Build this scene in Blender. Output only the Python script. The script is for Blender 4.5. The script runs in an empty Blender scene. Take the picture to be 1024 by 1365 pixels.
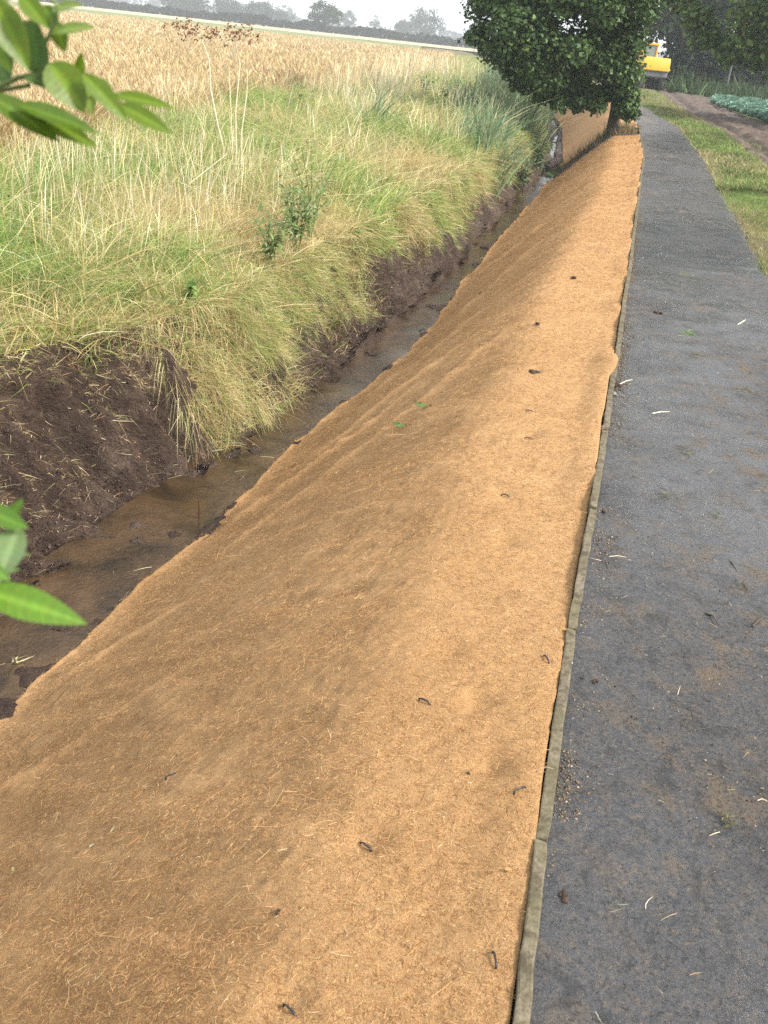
import bpy, bmesh, math, random
import numpy as np
from mathutils import Vector, Matrix
rad = math.radians
C = bpy.context.scene.collection
sc = bpy.context.scene
rng = np.random.default_rng(7); random.seed(7)

# ------------------------------------------------------------------ camera
EYE = 1.6; PITCH = rad(26.8); ROLL = rad(6.2)
cd = bpy.data.cameras.new('camera'); cam = bpy.data.objects.new('camera', cd); C.objects.link(cam)
sc.camera = cam
cd.sensor_fit = 'VERTICAL'; cd.sensor_height = 36; cd.sensor_width = 27; cd.lens = 1257/1365*36
cd.clip_start = .05; cd.clip_end = 5000
c_, s_ = math.cos(ROLL), math.sin(ROLL); sp, cp = math.sin(PITCH), math.cos(PITCH)
Rt = Vector((c_, s_*sp, s_*cp)); Up = Vector((-s_, c_*sp, c_*cp)); Bk = Vector((0, -cp, sp))
cam.matrix_world = Matrix.Translation((0, 0, EYE)) @ Matrix((Rt, Up, Bk)).transposed().to_4x4()
cd.dof.use_dof = True; cd.dof.focus_distance = 4.5; cd.dof.aperture_fstop = 10

# ------------------------------------------------------------------ world, sun, exposure
SUN_EL, SUN_AZ = rad(39), rad(104)          # azimuth clockwise from +Y: behind and to the right of the camera
w = bpy.data.worlds.new('World'); sc.world = w; w.use_nodes = True
nt = w.node_tree; nt.nodes.clear()
sky = nt.nodes.new('ShaderNodeTexSky'); sky.sky_type = 'NISHITA'; sky.sun_disc = False
sky.sun_elevation = SUN_EL; sky.sun_rotation = SUN_AZ; sky.dust_density = 4; sky.air_density = 1
mix = nt.nodes.new('ShaderNodeMixRGB'); mix.inputs[0].default_value = .72
mix.inputs[2].default_value = (10.8, 11.2, 11.7, 1)        # even white cloud cover
bg = nt.nodes.new('ShaderNodeBackground'); bg.inputs[1].default_value = .078
wo = nt.nodes.new('ShaderNodeOutputWorld')
nt.links.new(sky.outputs[0], mix.inputs[1]); nt.links.new(mix.outputs[0], bg.inputs[0]); nt.links.new(bg.outputs[0], wo.inputs[0])
sd = bpy.data.lights.new('sun', 'SUN'); sun = bpy.data.objects.new('sun', sd); C.objects.link(sun)
sd.energy = 3.4; sd.angle = rad(14); sd.color = (1, .95, .87)
sdir = Vector((math.sin(SUN_AZ)*math.cos(SUN_EL), math.cos(SUN_AZ)*math.cos(SUN_EL), math.sin(SUN_EL)))
sun.rotation_euler = sdir.to_track_quat('Z', 'Y').to_euler()
sc.view_settings.view_transform = 'Standard'; sc.view_settings.look = 'None'
sc.view_settings.exposure = 1.0; sc.view_settings.gamma = 1
sc.render.engine = 'CYCLES'
sc.cycles.use_denoising = False; sc.cycles.sample_clamp_direct = 6; sc.cycles.sample_clamp_indirect = 4; sc.cycles.use_adaptive_sampling = False
sc.cycles.max_bounces = 6; sc.cycles.diffuse_bounces = 3; sc.cycles.glossy_bounces = 2
sc.cycles.transmission_bounces = 4; sc.cycles.volume_bounces = 1; sc.cycles.transparent_max_bounces = 6

# ------------------------------------------------------------------ helpers
def tag(o, label=None, cat=None, group=None, kind=None):
    if label: o['label'] = label
    if cat: o['category'] = cat
    if group: o['group'] = group
    if kind: o['kind'] = kind
    return o
def link(name, me, mat=None, parent=None, loc=None, rot=None):
    o = bpy.data.objects.new(name, me); C.objects.link(o)
    if mat is not None and me is not None: me.materials.append(mat)
    if parent: o.parent = parent
    if loc is not None: o.location = loc
    if rot is not None: o.rotation_euler = rot
    return o
def empty(name, loc=(0, 0, 0), rot=(0, 0, 0)):
    o = bpy.data.objects.new(name, None); C.objects.link(o); o.location = loc; o.rotation_euler = rot
    o.empty_display_size = .1
    return o
def npmesh(name, V, F, col=None, smooth=False):
    """V (n,3), F (m,k) one face size"""
    me = bpy.data.meshes.new(name); V = np.asarray(V, np.float32); F = np.asarray(F, np.int32)
    n, (m, k) = len(V), F.shape
    me.vertices.add(n); me.vertices.foreach_set('co', V.ravel())
    me.loops.add(m*k); me.loops.foreach_set('vertex_index', F.ravel())
    me.polygons.add(m); me.polygons.foreach_set('loop_start', np.arange(0, m*k, k, dtype=np.int32))
    if smooth: me.polygons.foreach_set('use_smooth', np.ones(m, bool))
    if col is not None:
        a = me.color_attributes.new('Col', 'FLOAT_COLOR', 'POINT')
        c4 = np.ones((n, 4), np.float32); c4[:, :3] = col; a.data.foreach_set('color', c4.ravel())
    me.update(calc_edges=True)
    return me
def grid_faces(nr, nc):
    i = np.arange(nr-1)[:, None]*nc + np.arange(nc-1)[None]
    i = i.ravel(); return np.stack([i, i+1, i+nc+1, i+nc], 1)
def _h(ix, iy, seed):
    n = (ix.astype(np.int64)*374761393 + iy.astype(np.int64)*668265263 + seed*974634777) & 0x7fffffff
    n = ((n ^ (n >> 13))*1274126177) & 0x7fffffff
    return ((n ^ (n >> 16)) & 0xffff)/65535.
def noise(x, y, seed=0):
    x = np.asarray(x, float); y = np.asarray(y, float)
    ix = np.floor(x); iy = np.floor(y); fx = x-ix; fy = y-iy
    fx = fx*fx*(3-2*fx); fy = fy*fy*(3-2*fy)
    a = _h(ix, iy, seed); b = _h(ix+1, iy, seed); c = _h(ix, iy+1, seed); d = _h(ix+1, iy+1, seed)
    return ((a*(1-fx)+b*fx)*(1-fy) + (c*(1-fx)+d*fx)*fy)*2-1
def fbm(x, y, oct=4, seed=0, gain=.5):
    x = np.asarray(x, float); y = np.asarray(y, float)
    t = 0; a = 1.
    for o in range(oct):
        t = t + a*noise(x*2**o + 17.3*o, y*2**o - 9.1*o, seed+o); a *= gain
    return t
def sst(a, b, x):
    t = np.clip((x-a)/(b-a), 0, 1); return t*t*(3-2*t)
def unit(v): return v/np.maximum(np.linalg.norm(v, axis=-1, keepdims=True), 1e-9)
def tube(pts, radii, n=8, cap=True):
    """vertices + quads of a tapered tube"""
    pts = [Vector(p) for p in pts]; V = []; F = []
    for i, p in enumerate(pts):
        t = (pts[min(i+1, len(pts)-1)] - pts[max(i-1, 0)]).normalized()
        a = t.cross(Vector((.31, .12, .94))); a = a.normalized() if a.length > .05 else t.cross(Vector((1, 0, 0))).normalized()
        b = t.cross(a)
        for j in range(n):
            q = 2*math.pi*j/n; V.append(tuple(p + (a*math.cos(q)+b*math.sin(q))*radii[i]))
    for i in range(len(pts)-1):
        for j in range(n):
            F.append((i*n+j, i*n+(j+1) % n, (i+1)*n+(j+1) % n, (i+1)*n+j))
    return np.array(V), np.array(F)
def join(parts):
    Vs, Fs, k = [], [], 0
    for V, F in parts: Vs.append(V); Fs.append(np.asarray(F)+k); k += len(V)
    return np.concatenate(Vs), np.concatenate(Fs)
def bevel_box(bm, lo, hi, bev=.0, seg=2):
    r = bmesh.ops.create_cube(bm, size=1); vs = r['verts']
    for v in vs:
        v.co = Vector([(lo[i]+hi[i])/2 + v.co[i]*(hi[i]-lo[i]) for i in range(3)])
    if bev:
        es = list({e for v in vs for e in v.link_edges})
        bmesh.ops.bevel(bm, geom=es, offset=bev, segments=seg, affect='EDGES', profile=.6)
def bm_obj(name, bm, mat, parent=None, smooth=False, **k):
    me = bpy.data.meshes.new(name); bm.to_mesh(me); bm.free()
    if smooth: me.polygons.foreach_set('use_smooth', np.ones(len(me.polygons), bool))
    return link(name, me, mat, parent, **k)

class N:
    """tiny node builder"""
    def __init__(s, name):
        s.m = bpy.data.materials.new(name); s.m.use_nodes = True; s.t = s.m.node_tree; s.t.nodes.clear()
        s.out = s.t.nodes.new('ShaderNodeOutputMaterial'); s.g = None
    def n(s, typ, props=None, **ins):
        d = s.t.nodes.new('ShaderNode'+typ)
        for k, v in (props or {}).items(): setattr(d, k, v)
        for k, v in ins.items():
            i = d.inputs[int(k[1:])] if k[0] == '_' and k[1:].isdigit() else d.inputs[k.replace('_', ' ')]
            s.set(i, v)
        return d
    def set(s, i, v):
        if hasattr(v, 'default_value') or isinstance(v, bpy.types.NodeSocket): s.t.links.new(v, i)
        elif hasattr(v, 'outputs'): s.t.links.new(v.outputs[0], i)
        elif isinstance(v, tuple) and len(v) == 3 and i.type == 'RGBA': i.default_value = (*v, 1)
        elif isinstance(v, (int, float)) and i.type == 'RGBA': i.default_value = (v, v, v, 1)
        else: i.default_value = v
    def co(s, scale=(1, 1, 1), rot=(0, 0, 0)):
        g = s.n('NewGeometry')
        return s.n('Mapping', None, Vector=g.outputs['Position'], Scale=scale, Rotation=rot)
    def noise(s, scale, detail=4, rough=.55, co=None, dist=0.):
        co = co or s.co()
        return s.n('TexNoise', None, Vector=co, Scale=scale, Detail=detail, Roughness=rough, Distortion=dist).outputs['Fac']
    def ramp(s, fac, *stops):
        r = s.n('ValToRGB'); e = r.color_ramp.elements
        while len(e) < len(stops): e.new(.5)
        for i, (p, c) in enumerate(stops):
            e[i].position = p; c = (c, c, c) if isinstance(c, (int, float)) else c; e[i].color = (*c, 1)
        s.t.links.new(fac, r.inputs[0]); return r.outputs[0]
    def mix(s, f, a, b, mode='MIX'):
        d = s.n('MixRGB', {'blend_type': mode}); s.set(d.inputs[0], f); s.set(d.inputs[1], a); s.set(d.inputs[2], b); return d.outputs[0]
    def math(s, op, a, b=0.): return s.n('Math', {'operation': op}, _0=a, _1=b).outputs[0]
    def bump(s, h, strength, dist, nrm=None):
        d = s.n('Bump', None, Height=h, Strength=strength, Distance=dist)
        if nrm is not None: s.t.links.new(nrm, d.inputs['Normal'])
        return d.outputs[0]
    def bsdf(s, col, rough=.8, nrm=None, spec=.3, metal=0., transl=0.):
        p = s.n('BsdfPrincipled'); s.set(p.inputs['Base Color'], col); s.set(p.inputs['Roughness'], rough)
        s.set(p.inputs['Specular IOR Level'], spec); p.inputs['Metallic'].default_value = metal
        if nrm is not None: s.t.links.new(nrm, p.inputs['Normal'])
        o = p
        if transl:
            t = s.n('BsdfTranslucent'); s.set(t.inputs[0], col)
            o = s.n('MixShader', None, _0=transl, _1=p, _2=t)
        s.t.links.new(o.outputs[0], s.out.inputs[0]); s.p = p
        return s.m

def plain(name, col, rough=.6, spec=.3, metal=0, var=.25, scale=6, bump=0.):
    m = N(name); f = m.noise(scale, 5)
    a = tuple(c*(1-var) for c in col); b = tuple(min(1, c*(1+var)) for c in col)
    c = m.ramp(f, (.3, a), (.7, b))
    nr = m.bump(m.noise(scale*8, 3), .5, bump) if bump else None
    return m.bsdf(c, rough, nr, spec, metal)
def vcol(name, rough=.6, spec=.25, transl=.25):
    m = N(name); a = m.n('Attribute', {'attribute_name': 'Col'})
    return m.bsdf(a.outputs['Color'], rough, None, spec, 0, transl)

# ------------------------------------------------------------------ materials
M = {}
M['grass'] = vcol('grass_blades', .55, .25, .3)
M['straw'] = vcol('straw_blades', .6, .25, .25)
M['leaf'] = vcol('tree_leaves', .5, .3, .3)
M['farleaf'] = vcol('distant_leaves', .85, .08, .15)
M['fibre'] = vcol('coir_fibres', .7, .2, .1)
M['crumb'] = vcol('loose_grit', .75, .2, 0)
# earth: dark wet clay with smooth grey smears and a lighter crumbly top
m = N('wet_clay'); n1 = m.noise(2.2, 6, .6, dist=.4); n2 = m.noise(14, 6, .7); n3 = m.noise(70, 5, .7)
base = m.ramp(n1, (.3, (.055, .033, .021)), (.5, (.108, .068, .045)), (.62, (.165, .113, .08)), (.75, (.225, .165, .125)))
base = m.mix(m.ramp(n2, (.40, 0.), (.66, 1.)), base, (.055, .032, .024))
base = m.mix(m.ramp(n3, (.55, 0.), (.8, .6)), base, (.25, .18, .13))
ro = m.ramp(n1, (.35, .8), (.7, .4))
nr = m.bump(n2, 1., .09, m.bump(n3, 1., .025))
M['clay'] = m.bsdf(base, ro, nr, .4)
# far/near ground soil with straw thatch
m = N('thatch_soil'); n1 = m.noise(.6, 5); n2 = m.noise(25, 6, .7)
base = m.ramp(n1, (.35, (.10, .13, .045)), (.5, (.19, .17, .075)), (.7, (.28, .22, .11)))
base = m.mix(m.ramp(n2, (.35, .8), (.65, 0.)), base, (.07, .055, .035))
M['thatch'] = m.bsdf(base, .9, m.bump(n2, 1, .05), .2)
# coir
m = N('coir_blanket')
c1 = m.co((1, 1, 1), (0, 0, rad(-12))); big = m.noise(.9, 4, .5, c1); mid = m.noise(9, 5, .6, c1, .5)
fib = m.n('TexNoise', None, Vector=m.co((1, .42, 1), (0, 0, rad(35))), Scale=330., Detail=3., Roughness=.7, Distortion=1.2).outputs['Fac']
fib2 = m.n('TexNoise', None, Vector=m.co((.4, 1, 1), (0, 0, rad(20))), Scale=260., Detail=3., Roughness=.7, Distortion=1.5).outputs['Fac']
col = m.ramp(big, (.3, (.475, .272, .118)), (.7, (.60, .37, .178)))
col = m.mix(m.ramp(mid, (.35, .5), (.65, 0.)), col, (.40, .225, .10))
col = m.mix(m.ramp(fib, (.38, .6), (.52, 0.)), col, (.27, .15, .06))
col = m.mix(m.ramp(fib2, (.56, 0.), (.72, .6)), col, (.74, .55, .33))
sm = m.noise(3.2, 6, .72, c1, .6)
col = m.mix(m.ramp(sm, (.56, 0.), (.74, .55)), col, (.22, .125, .06))
nr = m.bump(fib, .8, .006, m.bump(fib2, .7, .006, m.bump(mid, .5, .02)))
M['coir'] = m.bsdf(col, .85, nr, .12)
# asphalt, damp, with mud stains and chippings
m = N('damp_asphalt')
g1 = m.noise(.9, 5, .6); g2 = m.noise(7, 6, .65, dist=.6); g3 = m.noise(160, 4, .75)
vo = m.n('TexVoronoi', None, Vector=m.co(), Scale=115.)
col = m.ramp(g1, (.3, (.068, .068, .072)), (.7, (.128, .127, .133)))
agg = m.n('SeparateColor', None, _0=vo.outputs['Color'])
col = m.mix(m.ramp(agg.outputs[0], (.45, 0.), (.95, .55)), col, (.15, .135, .12))
stain = m.math('MULTIPLY', m.ramp(g2, (.50, 0.), (.64, 1.)), m.ramp(m.noise(1.3, 3), (.38, .15), (.62, 1.)))
col = m.mix(m.math('MULTIPLY', stain, .85), col, (.22, .16, .10))
fine = m.ramp(m.noise(55, 5, .75), (.52, 0.), (.64, .75)); col = m.mix(m.math('MULTIPLY', fine, m.ramp(m.noise(2.1, 3), (.35, .35), (.6, 1.))), col, (.25, .19, .13))
col = m.mix(m.ramp(m.noise(90, 4, .75), (.36, .75), (.48, 0.)), col, (.012, .012, .012))
wet = m.ramp(m.noise(1.1, 5, .6, m.co((1, .6, 1))), (.40, .55), (.58, .16))
ro = m.mix(stain, wet, .8)
nr = m.bump(vo.outputs['Distance'], .3, .003, m.bump(g3, 1., .009, m.bump(m.noise(60, 6, .8), 1., .02)))
M['asphalt'] = m.bsdf(col, ro, nr, .5)
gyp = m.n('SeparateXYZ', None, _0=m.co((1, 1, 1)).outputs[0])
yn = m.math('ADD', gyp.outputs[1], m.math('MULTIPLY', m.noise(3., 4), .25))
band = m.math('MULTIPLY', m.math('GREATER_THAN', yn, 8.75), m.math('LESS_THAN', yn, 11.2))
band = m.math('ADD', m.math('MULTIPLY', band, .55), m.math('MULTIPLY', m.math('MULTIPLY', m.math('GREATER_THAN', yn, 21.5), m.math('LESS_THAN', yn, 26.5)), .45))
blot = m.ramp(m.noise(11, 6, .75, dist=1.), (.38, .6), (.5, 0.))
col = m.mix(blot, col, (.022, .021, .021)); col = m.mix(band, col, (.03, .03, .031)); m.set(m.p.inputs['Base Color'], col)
film = m.ramp(m.noise(1.0, 5, .62, m.co((1, .7, 1))), (.42, .12), (.56, 1.))
m.set(m.p.inputs['Coat Weight'], m.mix(stain, film, 0.)); m.p.inputs['Coat Roughness'].default_value = .22; m.p.inputs['Coat IOR'].default_value = 1.33
m.t.links.new(m.bump(g3, .25, .003), m.p.inputs['Coat Normal'])
# kerb concrete
m = N('mossy_concrete'); n1 = m.noise(5, 5, .6); n2 = m.noise(60, 5, .7)
col = m.ramp(n2, (.3, (.10, .082, .055)), (.7, (.25, .21, .145)))
gy = m.n('SeparateXYZ', None, _0=m.n('NewGeometry').outputs['Position'])
col = m.mix(m.ramp(n1, (.42, 0.), (.62, .55)), col, (.12, .11, .05))
col = m.mix(m.ramp(m.noise(22, 5, .7), (.50, 0.), (.60, .8)), col, (.07, .055, .035))
col = m.mix(m.ramp(m.noise(9, 4, .7), (.5, 0.), (.62, .6)), col, (.10, .085, .045))
M['concrete'] = m.bsdf(col, .85, m.bump(n2, .9, .006), .25)
# water
m = N('shallow_brown_water')
rp = m.noise(34, 4, .6, m.co((1, 1, 1)), 1.); rp2 = m.noise(5, 3, .5)
silt = m.ramp(m.noise(3.2, 5, .6, dist=.5), (.35, (.026, .018, .010)), (.65, (.095, .056, .027)))
amp = m.ramp(m.noise(1.6, 3), (.35, .08), (.6, .5))
d = m.n('Bump', None, Height=rp, Strength=amp, Distance=.02)
d2 = m.bump(rp2, .1, .03, d.outputs[0])
p = m.bsdf(silt, .06, d2, .5); m.p.inputs['IOR'].default_value = 1.33; m.p.inputs['Coat Weight'].default_value = .4
m.t.links.new(d2, m.p.inputs['Coat Normal']); m.p.inputs['Coat Roughness'].default_value = .05
M['water'] = p
# verge / track / fields
m = N('rutted_mud'); n1 = m.noise(1.5, 6, .6, m.co((1, .35, 1))); n2 = m.noise(20, 6, .7)
col = m.ramp(n1, (.3, (.075, .05, .038)), (.55, (.145, .105, .08)), (.75, (.24, .19, .15)))
col = m.mix(m.ramp(n2, (.35, .6), (.6, 0.)), col, (.07, .05, .035))
M['mud'] = m.bsdf(col, .75, m.bump(n2, 1, .04), .35)
m = N('stubble'); n1 = m.noise(.05, 5)
M['stubble'] = m.bsdf(m.ramp(n1, (.3, (.42, .36, .22)), (.7, (.52, .45, .29))), .9, None, .1)
m = N('pasture'); n1 = m.noise(.12, 6, .65)
M['pasture'] = m.bsdf(m.ramp(n1, (.3, (.13, .17, .07)), (.5, (.2, .22, .1)), (.7, (.3, .28, .15))), .9, None, .1)
m = N('ripe_crop'); n1 = m.noise(.12, 5, .6, m.co((1, .5, 1))); n2 = m.noise(9, 6, .75); n0 = m.noise(.6, 4)
col = m.ramp(n1, (.3, (.40, .32, .21)), (.7, (.52, .43, .30)))
col = m.mix(m.ramp(n2, (.35, .75), (.6, 0.)), col, (.20, .12, .065))
M['crop'] = m.bsdf(col, .9, m.bump(n2, 1, .1), .1)
m = N('bark'); n1 = m.noise(9, 6, .7, m.co((1, 1, .25)))
M['bark'] = m.bsdf(m.ramp(n1, (.3, (.045, .035, .027)), (.7, (.14, .115, .09))), .9, m.bump(n1, .9, .03), .2)
M['stem'] = plain('green_stem', (.14, .2, .06), .5)
M['drystem'] = plain('dry_stem', (.68, .58, .41), .7)
M['seed'] = plain('rust_seed', (.20, .085, .04), .8)
M['peg'] = plain('dark_steel', (.035, .035, .04), .4, .5, .3)
M['stone'] = plain('grey_stone', (.22, .2, .18), .8, var=.3, scale=30, bump=.01)
M['clod'] = plain('soil_clod', (.07, .045, .032), .85, var=.4, scale=40, bump=.02)
M['yellow'] = plain('yellow_paint', (.74, .43, .03), .35, .5, var=.06, scale=3)
M['grey'] = plain('grey_paint', (.17, .17, .18), .5, .4, var=.15)
M['black'] = plain('black_rubber', (.025, .022, .02), .7)
m = N('cab_glass'); M['glass'] = m.bsdf((.16, .2, .2), .05, None, .8)
M['white'] = plain('white_paint', (.8, .8, .8), .5, var=.04)
M['red'] = plain('red_paint', (.62, .06, .045), .5, var=.1)
M['tile'] = plain('roof_tiles', (.3, .2, .13), .85, var=.2, scale=2)
M['brick'] = plain('brick_wall', (.3, .16, .1), .85, var=.15, scale=3)
M['cloth'] = plain('dark_cloth', (.03, .03, .04), .9)
M['skin'] = plain('skin_tone', (.4, .24, .17), .6)

# ------------------------------------------------------------------ site layout: s = lateral offset from kerb line, y = forward
KY = [-30, -3, 0, 1.12, 1.44, 2.2, 2.94, 4.46, 7.2, 12.34, 19.35, 28.7, 42, 60, 100, 300, 3000]
KX = [-6, -.45, .12, .32, .38, .53, .70, 1.03, 1.62, 2.7, 4.17, 5.87, 7.4, 8.6, 9.5, 10.5, 12]
_yy = np.concatenate([np.arange(-30, 60, .1), np.arange(60, 3000, 10)])
_kk = np.interp(_yy, KY, KX); _k = np.ones(15)/15; _ks = np.convolve(np.pad(_kk, 7, mode='edge'), _k, 'valid')
_kk = np.where((_yy > -20) & (_yy < 58), _ks, _kk)
def kx(y): return np.interp(y, _yy, _kk)
I = np.interp
def wl(y): return I(y, [1, 4, 5.1, 6, 6.7, 8.2, 9.6, 13, 20, 25, 40, 60], [-2.95, -2.87, -2.69, -2.6, -2.58, -2.45, -2.42, -2.36, -2.42, -2.2, -1.98, -1.9]) + .045*noise(y*1.7, y*0, 3)
def wr(y): return I(y, [1, 3, 4.3, 5.1, 6.5, 7.7, 9.4, 12, 19, 25, 60], [-2.32, -2.27, -2.24, -2.18, -2.15, -2.03, -1.92, -1.97, -2.0, -1.9, -1.84]) + .03*noise(y*1.3, y*0, 5) + .015*noise(y*4, y*0, 6)
def lip(y): return I(y, [1, 4.4, 5.2, 5.7, 6.3, 6.8, 7.3, 8, 12, 20, 40], [-3.75, -3.7, -3.55, -3.3, -3.12, -2.98, -2.85, -2.95, -2.88, -2.9, -2.7]) + .07*noise(y*1.1, y*0, 9) + .04*noise(y*3, y*0, 10)
def sh(y): return I(y, [0, 1.6, 6, 12, 30], [-.50, -.52, -.58, -.55, -.6]) + .05*noise(y*.7, y*0, 11)
WAT = -1.2
def pw(y): return I(y, [0, 6, 9, 60], [1.5, 1.36, 1.24, 1.22]) + .03*noise(y*2.1, y*0, 12)
def profile(y, s):
    L, a, b, h = lip(y), wl(y), wr(y), sh(y)
    z = np.where(s < L, -.30 + .17*sst(0, 2.4, L-s), 0.)
    t = np.clip((s-L)/(a-L), 0, 1); z = np.where((s >= L) & (s < a), -.30 - .93*(.35*t + .65*t**.75*(2-t)/1.0*1.0*np.where(t < 1, 1, 1)) , z)
    bed = -1.25 + .055*(np.abs(2*(s-a)/(b-a)-1))**3
    z = np.where((s >= a) & (s < b), bed, z)
    t = np.clip((s-b)/(h-b), 0, 1); z = np.where((s >= b) & (s < h), -1.22 + 1.15*(.8*t+.2*t*t*(3-2*t)), z)
    t = np.clip((s-h)/(-h), 0, 1); z = np.where((s >= h) & (s < 0), -.07 + .05*t, z)
    z = np.where(s >= 0, -.05, z)
    return z
def bank(y, s):   # right-hand bank, shoulder rounded off
    z = 0
    for d, k in ((-.11, .12), (-.055, .22), (0, .32), (.055, .22), (.11, .12)): z = z + k*profile(y, np.clip(s+d, wr(y)+.001, -.001))
    return z
def height(y, s):
    z = profile(y, s); r = (s > wr(y)+.15) & (s < -.001)
    z = np.where(r, bank(y, s), z)
    # big relief of the cut clay face and lumps in the bed
    f = sst(0, .12, s-lip(y))*(1-sst(0, .1, s-wl(y)))
    z = z + f*(.10*fbm(s*2.2, y*1.8, 3, 21) - .06*sst(.2, .6, noise(y*2.6+s*1.2, s*1.1, 24)))
    z = z + .12*sst(25.5, 27, y)*(s > wl(y))*(s < wr(y))  # far bed raised above the water, dark clay hiding its bright sky reflection
    bed = (s > wl(y)-.05) & (s < wr(y)+.05)
    z = np.where(bed, z + .05*np.clip(fbm(s*6, y*4, 3, 31)-.15, 0, 1), z)
    lf = s < lip(y)
    z = np.where(lf, z + .04*fbm(s*1.3, y*1.3, 3, 41)*sst(0, .4, lip(y)-s), z)
    z = z - .07*sst(.0, .12, s-wr(y))*(1-sst(-.07, -.03, s))*(1-sst(24.4, 24.6, y)*(1-sst(27, 27.2, y)))
    W = pw(y)
    v = s > W
    z_tl = I(y, [2, 15, 23, 27, 36, 44, 61, 85], [2.4, 2.35, 2.3, 2.3, 2.55, 2.9, 4.6, 9]); z_tr = I(y, [2, 20, 35, 43, 61, 85], [5.0, 4.6, 4.9, 5.3, 8.6, 13])
    ver = -.012 + .03*fbm(s*2, y*1.5, 3, 51)*sst(0, .4, s-W) + .05*sst(W, W+1, s)
    ver = ver - .2*sst(z_tl+.05, z_tl+.3, s)*(1-sst(z_tr-.3, z_tr-.05, s))*(y > 2)*(y < 84)
    z = np.where(v, ver, z)
    return z
def G(x, y): return height(np.asarray(y, float), np.asarray(x, float)-kx(y))
def at(x, y, dz=0.): return (x, y, float(G(x, y))+dz)

# ---- ground sheet (grid whose columns follow the banks)
ys = np.concatenate([np.arange(-14, .4, .6), np.arange(.4, 8.5, .018), np.arange(8.5, 14, .035), np.arange(14, 30, .09),
                     np.geomspace(30, 1150, 90)])
nr = len(ys); Y = ys[:, None]
segs = []
L, a, b, h = [f(ys)[:, None] for f in (lip, wl, wr, sh)]
g = np.geomspace(.04, 1, 46)[::-1]; far = 800*(np.geomspace(1e-4, 1, 60)[::-1])[None]
segs.append(L - 6 - far)
segs.append(L - np.linspace(6, .6, 50)[None]); segs.append(L - np.linspace(.58, .01, 28)[None])
segs.append(L + (a-L)*np.linspace(0, 1, 75)[None]**1.0)
segs.append(a + (b-a)*np.linspace(.03, 1, 26)[None])
segs.append(b + (0-b)*np.linspace(.01, .995, 70)[None])
W = pw(ys)[:, None]
segs.append(W*np.linspace(0, .995, 8)[None]); segs.append(W + np.linspace(0.01, 8, 70)[None]); segs.append(W + 8 + far[:, ::-1])
S = np.concatenate(segs, 1); nc = S.shape[1]; YY = np.broadcast_to(Y, S.shape)
Z = height(YY, S); X = S + kx(YY)
Yo = YY.copy()
f = sst(-.05, .15, S-L)*(1-sst(0, .05, S-a))              # ragged clay on the cut face, pushed outward too
rough = .085*fbm(S*7+Z*5, YY*6, 4, 61, .62) + .022*np.abs(fbm(S*24+Z*18, YY*22, 2, 71)) + .03*np.abs(noise(Z*9+S*4, YY*8, 72)) - .03*np.clip(fbm(S*3, YY*9+Z*6, 2, 81)-.35, 0, 1)
near = 1-sst(14, 30, YY)
X = X + f*rough*1.2*near; Z = Z + f*rough*.8*near
bedm = sst(0, .02, S-a)*(1-sst(0, .02, S-b)); Z = Z + bedm*.012*fbm(S*25, YY*25, 2, 91)
V = np.stack([X, Yo, Z], 2).reshape(-1, 3)
me = npmesh('ground', V, grid_faces(nr, nc), smooth=True)
ground = link('ground', me, M['thatch']); me.materials.append(M['clay'])
cidx = np.zeros((nr-1, nc-1), np.int32)
c0 = segs[0].shape[1]+segs[1].shape[1]+18; c1i = c0 + 10+75+26+70+8
cidx[:, c0:c1i] = 1
me.polygons.foreach_set('material_index', cidx.ravel())
tag(ground, kind='structure')
from mathutils.bvhtree import BVHTree
_gb = BVHTree.FromObject(ground, bpy.context.evaluated_depsgraph_get())
def GR(x, y):
    x = np.atleast_1d(x); y = np.atleast_1d(y); o = np.empty(len(x)); dn = Vector((0, 0, -1))
    for i in range(len(x)):
        r = _gb.ray_cast(Vector((x[i], y[i], 3)), dn)[0]; o[i] = r.z if r else -.2
    return o

# ---- water
ysw = np.concatenate([np.arange(-2, 10, .1), np.arange(10, 60, .5)]); Sw = np.stack([wl(ysw)-.12, wr(ysw)+.08], 1)
V = np.stack([Sw+kx(ysw)[:, None], np.repeat(ysw[:, None], 2, 1), np.full(Sw.shape, WAT-.004)], 2).reshape(-1, 3)
tag(link('water', npmesh('water', V, grid_faces(len(ysw), 2)), M['water']), kind='structure')

# ---- asphalt path (real slab with a slightly ragged far edge)
yp = np.concatenate([np.arange(-3, 12, .05), np.arange(12, 60, .2)]); ci = np.linspace(0, 1, 26)
Wp = pw(yp) + .02*noise(yp*9, yp*0, 13)
Sp = .038 + (Wp[:, None]-.038)*ci[None]; Yp = np.repeat(yp[:, None], 26, 1)
Zp = .010*fbm(Sp*1.5, Yp*.8, 3, 101) + .004*fbm(Sp*8, Yp*8, 2, 102)
Zp = Zp - .012*np.abs(noise(Yp*.45, Sp*0, 103))*0
V = np.stack([Sp+kx(Yp), Yp, Zp], 2)
Vb = V[:, -1].copy(); Vb[:, 2] -= .06; V = np.concatenate([V, Vb[:, None]], 1)
tag(link('path', npmesh('path', V.reshape(-1, 3), grid_faces(len(yp), 27), smooth=True), M['asphalt']), kind='structure')

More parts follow.
